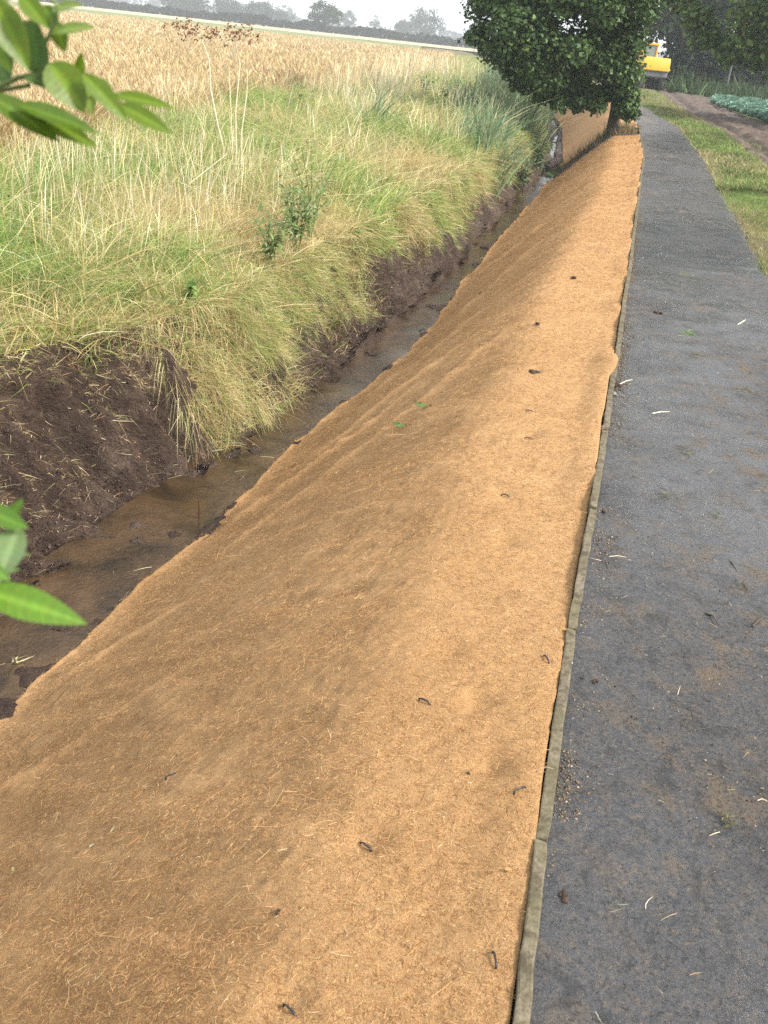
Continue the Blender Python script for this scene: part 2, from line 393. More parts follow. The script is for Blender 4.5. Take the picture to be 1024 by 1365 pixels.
# ---- muddy farm track
yt = np.concatenate([np.arange(2, 40, .12), np.arange(40, 85, .4)])
tl = I(yt, [2, 15, 23, 27, 36, 44, 61, 85], [2.4, 2.35, 2.3, 2.3, 2.55, 2.9, 4.6, 9]); tr = I(yt, [2, 20, 35, 43, 61, 85], [5.0, 4.6, 4.9, 5.3, 8.6, 13])
ct = np.linspace(0, 1, 40); St = tl[:, None] + (tr-tl)[:, None]*ct[None] + .1*noise(yt*1.5, yt*0, 14)[:, None]
Yt = np.repeat(yt[:, None], 40, 1)
rut = -.09*np.exp(-((ct-.2)/.07)**2) - .08*np.exp(-((ct-.74)/.07)**2) + .03*np.exp(-((ct-.32)/.05)**2)
Zt = .055 + rut[None] + .05*fbm(St*3, Yt*3, 4, 111, .65) - .16*(np.abs(ct*2-1)**14)[None]
V = np.stack([St+kx(Yt), Yt, Zt], 2).reshape(-1, 3)
tag(link('track', npmesh('track', V, grid_faces(len(yt), 40), smooth=True), M['mud']), kind='structure')

# ------------------------------------------------------------------ coir matting
def mat_piece(name, y0, y1, n, label, seed):
    yy = np.geomspace(y0, y1, n) if y0 > .3 else np.concatenate([np.linspace(y0, .5, 30), np.geomspace(.51, y1, n)])
    cc = np.linspace(0, 1, 190); a_ = wr(yy) - .05; e_ = .0085 + .003*noise(yy*5, yy*0, 15) - .009*np.clip(noise(yy*.9, yy*0, 16)-.1, 0, 1)
    S = a_[:, None] + (e_-a_)[:, None]*cc[None]; Yg = np.repeat(yy[:, None], 190, 1)
    z = bank(Yg, np.minimum(S, -.001)) + .02
    sl = sst(0, .15, S-a_[:, None])*(1-sst(-.75, -.35, S))
    z = z + .016*fbm(Yg*1.7+S*.6, S*.9, 3, 121+seed)                   # broad billows
    z = z + sl*.014*fbm(Yg*7+S*3, S*1.5, 3, 131+seed, .6)                  # small folds running down the slope
    z = z + .0035*fbm(Yg*40, S*40, 2, 141+seed)
    for (ya, sa, yb, sb, hh, ww) in [(5.0, -2.1, 6.3, -1.2, .035, .045), (5.6, -2.0, 7.1, -.9, .03, .06), (4.3, -1.9, 5.4, -1.2, .02, .05), (4.6, -1.6, 6.6, -.7, .018, .06),
                                     (2.3, -2.2, 2.9, -1.3, .02, .05), (7.3, -1.9, 8.6, -1.0, .03, .06), (9.5, -1.8, 11.5, -.8, .035, .08), (12.5, -1.9, 14, -1.0, .04, .09), (3.4, -2.2, 3.8, -1.6, .02, .04)]:
        dx, dy = yb-ya, sb-sa; l2 = dx*dx+dy*dy
        t = ((Yg-ya)*dx+(S-sa)*dy)/l2; d = np.abs((Yg-ya)*dy-(S-sa)*dx)/math.sqrt(l2) + .03*noise(t*6, t*0, 17)
        z = z + 1.15*hh*np.exp(-(d/ww)**2)*sst(-.1, .15, t)*(1-sst(.6, 1.1, t))
    dip = [(3.1, -.27), (2.35, -.32), (2.1, -.2), (1.85, -.12), (5.2, -.42), (4.17, -.32), (1.59, -.37), (1.17, -.41), (3.54, -.34)]
    for (yd, sd_) in dip:
        r2 = ((Yg-yd)**2 + (S-sd_)**2); z = z - .022*np.exp(-r2/.0025) + .006*np.exp(-r2/.03)
    e = 1-sst(0, .06, S-a_[:, None]); z = z + .010*e*(1+noise(Yg*7, Yg*0, 18)) - .05*(1-sst(0, .022, S-a_[:, None]))   # rolled toe edge
    k = sst(-.14, -.03, S); z = z + .016*k*(.6+noise(Yg*2.2, Yg*0, 19))                                       # rises against the kerb
    ov = np.maximum.reduce([k_*(1-sst(0, w_, np.abs(Yg-c_))) for c_, w_, k_ in ((5.35, .28, 1), (8.1, .35, .9), (14.5, .5, .8), (3.72, .12, .5))]); S2 = S + ov*.03*k; z = z + ov*.02*k
    if seed == 0: z = z - .10*sst(y1-.25, y1, Yg)
    S2 = S2 + .01*noise(Yg*9, S*9, 20)*(1-k)
    V = np.stack([S2+kx(Yg), Yg, z], 2)
    low = V[:, :1].copy(); low[:, :, 2] -= .05; hi = V[:, -1:].copy(); hi[:, :, 2] -= .03
    V = np.concatenate([low, V, hi], 1)
    t = empty(name); tag(t, label, 'matting', 'coir mats on the ditch bank')
    o = link('blanket', npmesh('blanket', V.reshape(-1, 3), grid_faces(V.shape[0], V.shape[1]), smooth=True), M['coir'], t)
    return t, (yy, S, z)
matA, gA = mat_piece('coir_matting', -1.2, 24.6, 1150, 'long orange brown coir matting from the camera up to the tree', 0)
matB, gB = mat_piece('coir_matting', 27.2, 58, 260, 'farther coir matting on the bank behind the tree trunk', 3)
from mathutils.bvhtree import BVHTree
_mb = matA.children[0].data; _bv = BVHTree.FromObject(matA.children[0], bpy.context.evaluated_depsgraph_get())
def matz(x, y):
    r = _bv.ray_cast(Vector((x, y, 2)), Vector((0, 0, -1))); return r[0].z if r[0] else float(G(x, y))

# generic curved strips: p(t) = base + L*(u t + k t^2)
def strips(name, B, U, K, Ln, Wd, col, segs=3, prof=None, mat=None, parent=None):
    n = len(B); t = np.linspace(0, 1, segs+1); prof = prof or [1, .85, .55, .08, .05][:segs+1] if segs == 3 else prof or list(1-.92*t)
    side = unit(np.cross(U, rng.normal(size=(n, 3)) + 1e-3))
    V = np.empty((n, segs+1, 2, 3), np.float32)
    for i, tt in enumerate(t):
        p = B + Ln[:, None]*(U*tt + K*tt*tt); o = side*(Wd*prof[i]/2)[:, None]
        V[:, i, 0] = p-o; V[:, i, 1] = p+o
    b = (np.arange(n)*(segs+1)*2)[:, None, None]; q = (np.arange(segs)*2)[None, :, None]
    F = (b + q + np.array([0, 1, 3, 2])[None, None]).reshape(-1, 4)
    c = np.repeat(col, (segs+1)*2, 0)
    return link(name, npmesh(name, V.reshape(-1, 3), F, c), mat, parent)
def pal(n, cols, wts=None, var=.18):
    cols = np.array(cols); i = rng.choice(len(cols), n, p=None if wts is None else np.array(wts)/sum(wts))
    return np.clip(cols[i]*(1+rng.normal(size=(n, 1))*var)*(1+rng.normal(size=(n, 3))*.05), .005, .95)

# loose fibres over the near matting (read as fuzz)
n = 820000
yy, S, z = gA
yv = .75 + 25*rng.random(n)**3.0; ii = np.clip(np.searchsorted(yy, yv), 1, len(yy)-1)
jj = rng.integers(1, 189, n); keep = (S[ii, jj]+kx(yy[ii]))/np.maximum(yy[ii]+.35, .2) > -.62
ii, jj = ii[keep], jj[keep]; n = len(ii)
lg = rng.random(n) < .02
B = np.stack([S[ii, jj]+kx(yy[ii])+rng.normal(size=n)*.006, yy[ii]+rng.normal(size=n)*.008, z[ii, jj]+.0005], 1)
az = rng.random(n)*6.283; U = np.stack([np.cos(az), np.sin(az), .18*rng.random(n)], 1); U[:, 2] += np.where(S[ii, jj] < -.6, .62*np.cos(az)*1.0, 0)
K = rng.normal(size=(n, 3))*np.array([.75, .75, .08]); K[:, 2] -= .12; U[lg, 2] += .25; K[lg, 2] -= .3
Ln = (.004+.012*rng.random(n)**2.2)*(1+.05*yy[ii]); Ln[lg] *= 2.2; K[lg, :2] *= 1.5
fc = pal(n, [(.61, .385, .18), (.48, .27, .11), (.25, .13, .05), (.76, .57, .34)], [3, 3.8, 2.4, .3], .12)
o = strips('loose_fibres', B, U, K, Ln, (.0005+.0004*rng.random(n))*(1+.12*yy[ii]), fc, 2, [1, 1, .6], M['fibre'], matA); o['kind'] = 'stuff'

def leaves_at(P, size, n_per, r, cols, wts=None, flat=.75, droop=.3, seed=0):
    """P (m,3) clump centres, r (m,) radii -> V,F,col of folded leaf quads"""
    m_ = len(P); idx = np.repeat(np.arange(m_), n_per); n = len(idx)
    d = unit(rng.normal(size=(n, 3))); q = rng.random(n)**.45; q = np.where(rng.random(n) < .24, q*(1.1+.4*rng.random(n)), q)
    c = P[idx] + d*(r[idx]*q)[:, None]*np.array([1, 1, flat])
    nrm = unit(d*.5 + rng.normal(size=(n, 3))*.55 + np.array([0, 0, .7])); a = unit(np.cross(nrm, rng.normal(size=(n, 3)))); a[:, 2] -= droop; a = unit(a); b = unit(np.cross(nrm, a))
    sz = size*(.6+.8*rng.random(n))[:, None]
    V = np.stack([c-a*sz*.5, c+b*sz*.42+nrm*sz*.08-a*sz*.08, c+a*sz*.55-nrm*sz*.05, c-b*sz*.42+nrm*sz*.08-a*sz*.08], 1)
    F = np.arange(n*4).reshape(n, 4); cm = pal(m_, [(1, 1, 1)], None, .16)[idx]
    return V.reshape(-1, 3), F, np.repeat(np.clip(pal(n, cols, wts, .2)*cm, .004, .9), 4, 0)

# ------------------------------------------------------------------ kerb stones
def kerb_mesh(seed, Ln):
    bm = bmesh.new(); bevel_box(bm, (-.015, 0, -.12), (.015, Ln, .0), .004, 2)
    bmesh.ops.subdivide_edges(bm, edges=[e for e in bm.edges if abs(e.verts[0].co.y-e.verts[1].co.y) > .3], cuts=26)
    for v in bm.verts:
        v.co.x += .0035*float(noise(v.co.y*14, v.co.z*30, seed)); v.co.z += .0045*float(noise(v.co.y*11+seed, v.co.x*40, seed+1))
    me = bpy.data.meshes.new('kerb_stone'); bm.to_mesh(me); bm.free(); me.materials.append(M['concrete']); return me
kms = [kerb_mesh(i*7, .905) for i in range(5)]
y = -.2; i = 0
klabels = {1: 'nearest mossy concrete edging strip at the bottom of the photo', 2: 'mossy edging strip beside the lowest dark clod on the path',
           5: 'edging strip partly covered by an overlapping flap of coir matting'}
while y < 29:
    k = link('edging_strip', kms[i % 5]); x0, x1 = float(kx(y)), float(kx(y+.9))
    a_ = math.atan2(x1-x0, .9); k.location = (x0+.026+random.uniform(-.003, .003), y, .017+random.uniform(-.005, .004)); k.rotation_euler = (random.uniform(-.004, .004), 0, -a_)
    tag(k, klabels.get(i, 'weathered narrow concrete edging strip between matting and path'), 'edging', 'concrete edging strips along the path')
    y += .912*math.cos(a_); i += 1

# ------------------------------------------------------------------ litter, grit
def scatter_bits(name, n, ylo, yhi, fs, size, cols, wts, lift=.0, power=1.6, z=None, elong=1.):
    yv = ylo+(yhi-ylo)*rng.random(n)**power; s = fs(yv, n); x = s+kx(yv)
    zz = z(x, yv) if z else np.zeros(n)
    r = size[0]+(size[1]-size[0])*rng.random(n)**2.5
    o6 = np.array([[1, 0, 0], [-1, 0, 0], [0, 1, 0], [0, -1, 0], [0, 0, 1], [0, 0, -.6]], float)
    V = o6[None]*r[:, None, None]*(1+.35*rng.normal(size=(n, 6, 1)))*np.array([1, 1, .7])
    a = rng.random(n)*6.28; ca, sa = np.cos(a), np.sin(a); vx = V[:, :, 0]*ca[:, None]*elong-V[:, :, 1]*sa[:, None]; vy = V[:, :, 0]*sa[:, None]*elong+V[:, :, 1]*ca[:, None]
    V[:, :, 0] = vx + x[:, None]; V[:, :, 1] = vy+yv[:, None]; V[:, :, 2] += (zz+lift)[:, None]
    f8 = np.array([[0, 2, 4], [2, 1, 4], [1, 3, 4], [3, 0, 4], [2, 0, 5], [1, 2, 5], [3, 1, 5], [0, 3, 5]])
    F = (np.arange(n)[:, None, None]*6+f8[None]).reshape(-1, 3)
    return tag(link(name, npmesh(name, V.reshape(-1, 3), F, np.repeat(pal(n, cols, wts), 6, 0)), M['crumb']), kind='stuff')
tan = [(.24, .18, .115), (.10, .075, .05), (.38, .32, .23), (.16, .12, .08)]
o = scatter_bits('grit', 14000, .8, 14, lambda y, n: .045+np.abs(rng.normal(size=n))*.035*(1.1+.8*noise(y*2.5, y*0, 23)), (.0008, .005), tan, [3, 3, 1, 2], .002)
tag(o, 'tan and brown grit lying along the path side of the edging', 'grit')
o = scatter_bits('chippings', 15000, .8, 9, lambda y, n: .06+rng.random(n)*1.35, (.0008, .0032), tan+[(.55, .48, .36), (.02, .018, .015)], [2, 2, 1., 2, .4, 4], .002)
tag(o, 'tiny pale and brown crumbs strewn over the damp path', 'crumbs')
o = scatter_bits('mud_crumbs', 2600, 2.5, 12, lambda y, n: wl(y)-.02-np.abs(rng.normal(size=n))*.13, (.004, .018), [(.07, .045, .035), (.12, .085, .068), (.045, .028, .02)], [3, 2, 2], .0, 1.2, G)
tag(o, 'dark mud crumbs at the foot of the cut bank', 'mud')
o = scatter_bits('mud_crumbs', 9000, 2.5, 11, lambda y, n: lip(y)+(wl(y)-lip(y))*(.05+.98*rng.random(n)**.7), (.002, .012), [(.06, .038, .03), (.12, .085, .068), (.04, .025, .018), (.17, .13, .11)], [3, 2, 2, 1], .0, 1.2, GR)
tag(o, 'crumbly lumps of wet soil over the cut bank face', 'mud')
# straw and dead grass lying on the clay face, in the water edge and on the path
def lying(name, n, x, y, z, ln, wd, cols, wts, flat=.15, mat='straw', curve=.35):
    az = rng.random(n)*6.283; U = np.stack([np.cos(az), np.sin(az), rng.normal(size=n)*flat], 1)
    K = rng.normal(size=(n, 3))*np.array([curve, curve, .1])
    return strips(name, np.stack([x, y, z], 1), unit(U), K, ln[0]+(ln[1]-ln[0])*rng.random(n)**2, wd[0]+(wd[1]-wd[0])*rng.random(n), pal(n, cols, wts), 3, [1, 1, .8, .4], M[mat])
STR = [(.62, .5, .29), (.48, .36, .19), (.72, .62, .42), (.3, .2, .1)]
n = 7500; yv = 2.6+8*rng.random(n)**1.3; tt = rng.random(n)**1.6; s = lip(yv)+(wl(yv)-lip(yv))*tt; x = s+kx(yv)
o = lying('straw_litter', n, x+.004, yv, GR(x, yv)+.006, (.015, .10), (.0015, .004), STR+[(.35, .15, .06)], [3, 3, 2, 3, 2], .4)
tag(o, 'scraps of straw and roots stuck on the bare mud face', 'straw', kind='stuff')
n = 500; yv = .9+9*rng.random(n)**1.4; x = kx(yv)+.07+1.3*rng.random(n)
o = lying('straw_litter', n, x, yv, np.full(n, .012), (.008, .045), (.001, .0022), STR, [3, 2, 3, 1], .02)
tag(o, 'short straw scraps scattered on the wet path', 'straw', kind='stuff')
n = 5200; yv = .9+8.5*rng.random(n)**1.3; sc_ = .08+1.25*rng.random(n)**.75; k_ = fbm(sc_*3.1, yv*2.3, 3, 905)+.35*rng.random(n) > .62; yv, sc_ = yv[k_], sc_[k_]; n = len(yv)
o = lying('path_debris', n, kx(yv)+sc_, yv, np.full(n, .012), (.004, .028), (.001, .003), [(.30, .22, .12), (.14, .10, .06), (.07, .05, .03), (.45, .36, .2), (.2, .2, .08)], [3, 4, 4, 1, 1], .08)
tag(o, 'patches of trampled brown plant scraps on the damp path', 'debris', kind='stuff')
n = 60; yv = 3+6*rng.random(n); x = kx(yv)+wl(yv)+(wr(yv)-wl(yv))*rng.random(n)
o = lying('straw_litter', n, x, yv, np.full(n, WAT+.004), (.02, .1), (.0015, .003), STR+[(.35, .4, .15)], [2, 2, 2, 2, 1], .03)
tag(o, 'straw scraps floating on the ditch water', 'straw', kind='stuff')

# ------------------------------------------------------------------ grasses on the left
GRN = [(.23, .34, .07), (.17, .28, .07), (.31, .43, .10), (.20, .32, .11), (.37, .45, .11)]
YEL = [(.68, .57, .29), (.57, .47, .22), (.80, .70, .42), (.46, .42, .18), (.50, .34, .17)]
def bound(y): return I(y, [5, 10, 12, 15, 21, 30, 40, 90, 140], [-6.6, -6.8, -6.9, -7.5, -8.4, -9.4, -9., -7.9, -7])
def field(name, n, y0, y1, slo, shi, hl, wd, gfrac, label, cat='grass', lean=.35, segs=3, seed=0, power=1., per=22, rt=.05):
    nt_ = n//per; yt_ = y0+(y1-y0)*rng.random(nt_)**power; a_ = slo(yt_); b_ = shi(yt_); st_ = a_+(b_-a_)*rng.random(nt_); xt_ = st_+kx(yt_)
    k = (xt_/(yt_+1.2) > -.56); xt_, yt_ = xt_[k], yt_[k]; nt_ = len(xt_)
    tl_ = rng.normal(size=(nt_, 2))*.24; th_ = .55+.75*rng.random(nt_)**1.3; tc_ = 1+.16*rng.normal(size=nt_); tg_ = rng.normal(size=nt_)*.22; tb_ = rng.random(nt_)
    i_ = np.repeat(np.arange(nt_), per); n = len(i_); sc_ = 1+.03*yt_[i_]
    ox, oy = rng.normal(size=n)*rt*sc_, rng.normal(size=n)*rt*sc_; x = xt_[i_]+ox; yv = yt_[i_]+oy; s = x-kx(yv)
    k = s < lip(yv)+.05; x, yv, s, i_, ox, oy = x[k], yv[k], s[k], i_[k], ox[k], oy[k]; n = len(x)
    pt = fbm(x*.6, yv*.45, 3, 201+seed)*.65+fbm(x*2, yv*1.6, 2, 205+seed)*.3   # green / straw patches
    g = rng.random(n) < np.clip(gfrac(s, yv)+pt*.95+tg_[i_], .03, .97)
    col = np.where(g[:, None], pal(n, GRN, [3, 2, 3, 3, 2]), pal(n, YEL, [4, 4, 3, 3, 2]))*np.clip(tc_[i_], .6, 1.4)[:, None]
    hgt = (hl[0]+(hl[1]-hl[0])*rng.random(n)**1.4)*np.where(g, .8, 1.)*(1+.3*pt)*th_[i_]*I(lip(yv)-s, [0, .25, .8], [.5, .65, 1.])
    wind = np.stack([.15+.2*noise(x*.8, yv*.8, 211), -.1+.3*noise(x*.6, yv*.7, 212), np.zeros(n)], 1)
    U = unit(np.stack([rng.normal(size=n)*.3+tl_[i_, 0]+ox/rt*.12, rng.normal(size=n)*.3+tl_[i_, 1]+oy/rt*.12, np.ones(n)], 1) + wind*.3)
    K = np.stack([rng.normal(size=n)*lean+tl_[i_, 0]*.9, rng.normal(size=n)*lean+tl_[i_, 1]*.9, -.15-.5*rng.random(n)*(.4+tb_[i_])], 1) + wind*.3
    fl = rng.random(n) < .10; U[fl] = unit(np.stack([rng.normal(size=fl.sum()), rng.normal(size=fl.sum()), .35*np.ones(fl.sum())], 1))     # blades knocked over any way
    B = np.stack([x, yv, G(x, yv)-.01], 1)
    o = strips(name, B, U, K, hgt, wd[0]+(wd[1]-wd[0])*rng.random(n), np.clip(col, .01, .95), segs, None, M['grass'])
    return tag(o, label, cat, kind='stuff')
gf_near = lambda s, y: I(s-lip(y), [-4.2, -2.2, -.9, -.3, 0], [.82, .76, .56, .3, .16])
Lp = lambda y: lip(y)+.03
field('long_grass', 190000, 3.2, 11, lambda y: bound(y)-.2, Lp, (.18, .70), (.0032, .0078), gf_near, 'long mixed green and straw grass on the near ditch bank')
field('long_grass', 120000, 10.5, 24, lambda y: bound(y)-.2, Lp, (.28, .9), (.0045, .010), lambda s, y: I(s-lip(y), [-5, -2, -.6, 0], [.72, .66, .52, .42]), 'pale tall grass farther along the ditch', seed=5, rt=.06)
field('long_grass', 60000, 23, 130, bound, lambda y: Lp(y)-.1, (.35, .95), (.012, .028), lambda s, y: I(s-lip(y), [-6, -4, -1, 0], [.35, .6, .95, .8]), 'far green bank grass running towards the tree', seed=9, power=2., segs=2, rt=.1)
# tall pale seeding stalks standing above the sward
def stalks(n, y0, y1, slo, shi, hl, label, seed, wd=.004):
    yv = y0+(y1-y0)*rng.random(n); s = slo+(shi-slo)*rng.random(n); x = s+kx(yv)+.0; pt = fbm(x*.9, yv*.5, 3, 300+seed) + rng.random(n)*.5
    k = (pt > .5) & (x/(yv+1.2) > -.56) & (s < lip(yv)-.25); x, yv = x[k], yv[k]; n = len(x)
    U = unit(np.stack([rng.normal(size=n)*.12+.05, rng.normal(size=n)*.12, np.ones(n)], 1)); K = np.stack([rng.normal(size=n)*.12, rng.normal(size=n)*.12, -.03*np.ones(n)], 1)
    o = strips('seeding_stalks', np.stack([x, yv, G(x, yv)], 1), U, K, hl[0]+(hl[1]-hl[0])*rng.random(n), wd*(.7+.7*rng.random(n)), pal(n, [(.78, .68, .44), (.66, .55, .32), (.85, .77, .56)], [3, 3, 2]), 4, [.45, .4, .5, 1.5, .3], M['straw'])
    return tag(o, label, 'grass', kind='stuff')
stalks(3400, 6.5, 15, -8, -3.3, (.4, .85), 'tall pale seeding stalks above the near grass', 1, .0032)
stalks(7000, 14, 30, -9, -3.2, (.5, .95), 'tall pale seeding stalks before the crop', 2, .0065)
stalks(2500, 30, 60, -10, -5.5, (.6, 1.2), 'pale seeding stalks in the far grass', 3, .015)
# grass combed over the lip and hanging down the cut face
def hanging(n, y0, y1, hl, label, drop=(.55, 1.1), wd=(.0028, .0055), s_off=(-.5, .1), gfr=.15, cols=None, seed=0, clump=True, along=0., out=.5):
    yv = y0+(y1-y0)*rng.random(n); s = lip(yv)+s_off[0]+(s_off[1]-s_off[0])*rng.random(n); x = s+kx(yv)
    if clump:
        k = fbm(yv*1.5, x*0, 2, 400+seed) + .9*rng.random(n) > .35; x, yv = x[k], yv[k]; n = len(x)
    g = rng.random(n) < gfr; col = np.where(g[:, None], pal(n, GRN), pal(n, cols or YEL))
    tn = noise(yv*6.1, x*5.3, 420+seed)+.6*rng.normal(size=n)*.5; tm = noise(yv*5.7, x*6.3, 430+seed)*1.2+.4*rng.normal(size=n)
    U = unit(np.stack([out*(.6+.9*rng.random(n))+.4*tn, along-.15+rng.normal(size=n)*.55+.8*tm, .45+.45*rng.random(n)+.2*tn], 1))
    lk = .7+.5*noise(yv*4.3, x*1.3, 440+seed)+.3*rng.random(n)
    K = np.stack([.1+rng.normal(size=n)*.15, rng.normal(size=n)*.3+along*.5, -(drop[0]+(drop[1]-drop[0])*rng.random(n))], 1)
    o = strips('overhanging_grass', np.stack([x, yv, G(x, yv)-.01], 1), U, K, (hl[0]+(hl[1]-hl[0])*rng.random(n)**1.2)*lk, wd[0]+(wd[1]-wd[0])*rng.random(n), col, 4, [1, .9, .75, .5, .1], M['straw'])
    return tag(o, label, 'grass', kind='stuff')
def bank_grass(n, y0, y1, fr, ln, wd, label, gfr=.5, seed=0, per=16):
    nt_ = n//per; yt = y0+(y1-y0)*rng.random(nt_); f = fr*(.75+.5*noise(yt*1.3, yt*0, 450+seed)+.25*noise(yt*4, yt*0, 451)); st = lip(yt)+(wl(yt)-lip(yt))*np.clip(f, 0, 1)*rng.random(nt_)
    i_ = np.repeat(np.arange(nt_), per); yv = yt[i_]+rng.normal(size=len(i_))*.05; x = st[i_]+kx(yt[i_])+rng.normal(size=len(i_))*.025; n = len(x)
    tg = rng.normal(size=nt_)*.35; td = rng.normal(size=(nt_, 2))*.45; g = rng.random(n) < np.clip(gfr+tg[i_]+.5*noise(yv*1.1, x, 452), .05, .95)
    col = np.where(g[:, None], pal(n, GRN), pal(n, YEL+[(.3, .2, .12)]))
    U = unit(np.stack([.45+td[i_, 0]+rng.normal(size=n)*.45, td[i_, 1]*1.5+rng.normal(size=n)*.6-.1, .45+.4*rng.normal(size=n)], 1)); K = np.stack([rng.normal(size=n)*.3, rng.normal(size=n)*.5, -.15-.7*rng.random(n)], 1)
    o = strips('bank_grass', np.stack([x, yv, GR(x, yv)-.005], 1), U, K, (ln[0]+(ln[1]-ln[0])*rng.random(n)**1.3), wd[0]+(wd[1]-wd[0])*rng.random(n), col, 3, None, M['grass'])
    return tag(o, label, 'grass', kind='stuff')
hanging(15000, 2.8, 6.3, (.07, .19), 'straw coloured grass flopping over the top of the bare mud face', (.3, .7), s_off=(-.6, .03), seed=1, out=.3)
hanging(9500, 6.15, 7.6, (.12, .46), 'thick sheaf of dry grass hanging down to the water', (.5, 1.25), (.002, .0042), s_off=(-.4, .38), gfr=.22, seed=2, along=.1, out=.22, clump=False)
bank_grass(22000, 6.3, 7.6, .93, (.06, .24), (.002, .0042), 'matted dry straw clinging to the bank under the sheaf', .22, 5)
bank_grass(3800, 2.8, 6.5, .5, (.02, .12), (.0014, .003), 'sparse roots and straw on the upper mud face', -.5, 6, 4)
bank_grass(42000, 7.2, 10.2, .62, (.05, .19), (.0025, .005), 'tangled green and straw grass growing down the bank past the sheaf', .5, 1)
bank_grass(36000, 10, 18, .38, (.10, .26), (.004, .008), 'grass growing on the upper part of the middle bank', .5, 2)
bank_grass(22000, 17, 30, .45, (.16, .36), (.007, .014), 'grass growing on the upper part of the far bank', .6, 3)
hanging(9000, 7.8, 14, (.08, .24), 'mixed grass hanging down the middle stretch of bank', (.5, 1.), (.003, .006), s_off=(-.45, .22), gfr=.42, seed=3, out=.35)
hanging(10000, 13.5, 30, (.16, .36), 'grass hanging over the far stretch of bank', (.5, 1.), (.007, .013), s_off=(-.45, .2), gfr=.5, seed=4, out=.35)
hanging(13000, 7, 30, (.10, .30), 'dead brown stems on the lower bank by the water', (.2, .7), (.004, .009), s_off=(.12, .42), gfr=.1, cols=[(.2, .13, .09), (.3, .21, .14), (.13, .08, .06), (.4, .3, .18)], seed=5, out=.2)
# blue-green reeds crowding the far ditch
n = 12000; yv = 19+40*rng.random(n); s = lip(yv)+.3-2.9*rng.random(n)**1.3; x = s+kx(yv)
k = fbm(x*.5, yv*.25, 2, 501)+rng.random(n) > .35; x, yv = x[k], yv[k]; n = len(x)
o = strips('reeds', np.stack([x, yv, G(x, yv)], 1), unit(np.stack([rng.normal(size=n)*.2+.1, rng.normal(size=n)*.2, np.ones(n)], 1)), rng.normal(size=(n, 3))*np.array([.3, .3, .05])-np.array([0, 0, .2]),
           .6+.75*rng.random(n), .022+.02*rng.random(n), pal(n, [(.19, .29, .15), (.25, .34, .19), (.15, .22, .11), (.36, .36, .2)]), 3, None, M['grass'])
tag(o, 'blue green reeds crowding the far left bank', 'reeds', kind='stuff')

# ------------------------------------------------------------------ ripe crop
yc = np.concatenate([np.arange(4, 40, .35), np.geomspace(40, 122, 40)]); bc = bound(yc); cs = np.concatenate([-np.geomspace(.02, 190, 90)])
Sc = bc[:, None]+cs[None]; Yc = np.repeat(yc[:, None], 90, 1); Xc = Sc+kx(Yc)
Zc = .24 + .04*fbm(Xc*.5, Yc*.5, 3, 601)+.05*fbm(Xc*2.5, Yc*2.5, 2, 602) - .35*(1-sst(0, .6, -cs))[None] - .3*(1-sst(4, 5, Yc))
crop = empty('ripe_crop'); tag(crop, 'ripe tan cereal field beyond the long grass', 'crop', kind='stuff')
link('crop_canopy', npmesh('crop_canopy', np.stack([Xc, Yc, Zc], 2).reshape(-1, 3), grid_faces(len(yc), 90)[:, ::-1], smooth=True), M['crop'], crop)
def ears(n, y0, y1, wd, power=1.):
    yv = y0+(y1-y0)*rng.random(n)**power; wdt = yv*.62+3; x = kx(yv)+bound(yv)-rng.random(n)*np.maximum(.5, (kx(yv)+bound(yv))+.56*(yv+1.2))
    n = len(x); B = np.stack([x, yv, np.full(n, .02)+.04*fbm(x*.5, yv*.5, 3, 601)], 1)
    U = unit(np.stack([rng.normal(size=n)*.2, rng.normal(size=n)*.2, np.ones(n)], 1)); K = np.stack([rng.normal(size=n)*.25, rng.normal(size=n)*.25, -.15*rng.random(n)], 1)
    strips('crop_ears', B, U, K, .33+.2*rng.random(n), wd*(.7+.6*rng.random(n)), pal(n, [(.60, .48, .27), (.51, .39, .20), (.69, .58, .36), (.39, .27, .14)], [4, 4, 2, 2]), 4, [.35, .35, .5, 1.3, .5], M['straw'], crop)['kind'] = 'stuff'
ears(70000, 8, 22, .011); ears(50000, 20, 50, .02); ears(32000, 45, 122, .045)
# pasture strip and pale stubble beyond
def sheet(name, x0, x1, y0, y1, z, mat, label, cat, nn=(120, 16), amp=.1):
    xs = np.linspace(x0, x1, nn[0]); yy = np.linspace(y0, y1, nn[1]); Xs, Ys = np.meshgrid(xs, yy)
    e = np.minimum(1, np.minimum((Ys-y0), (y1-Ys))/((y1-y0)*.12)+.0)
    Zs = -.2 + (z+.2)*np.clip(e, 0, 1) + amp*fbm(Xs*.08, Ys*.08, 3, 611)*np.clip(e, 0, 1)
    o = link(name, npmesh(name, np.stack([Xs, Ys, Zs], 2).reshape(-1, 3), grid_faces(nn[1], nn[0]), smooth=True), mat); return tag(o, label, cat, kind='stuff')
sheet('pasture', -300, -2, 124, 205, .12, M['pasture'], 'pale green strip beyond the ripe crop', 'pasture', (150, 60), .08)
o = link('stubble_field', npmesh('stubble_field', [(-700, 207, .03), (250, 207, .03), (250, 296, .05), (-700, 296, .05)], [(0, 1, 2, 3)]), M['stubble']); tag(o, kind='structure')

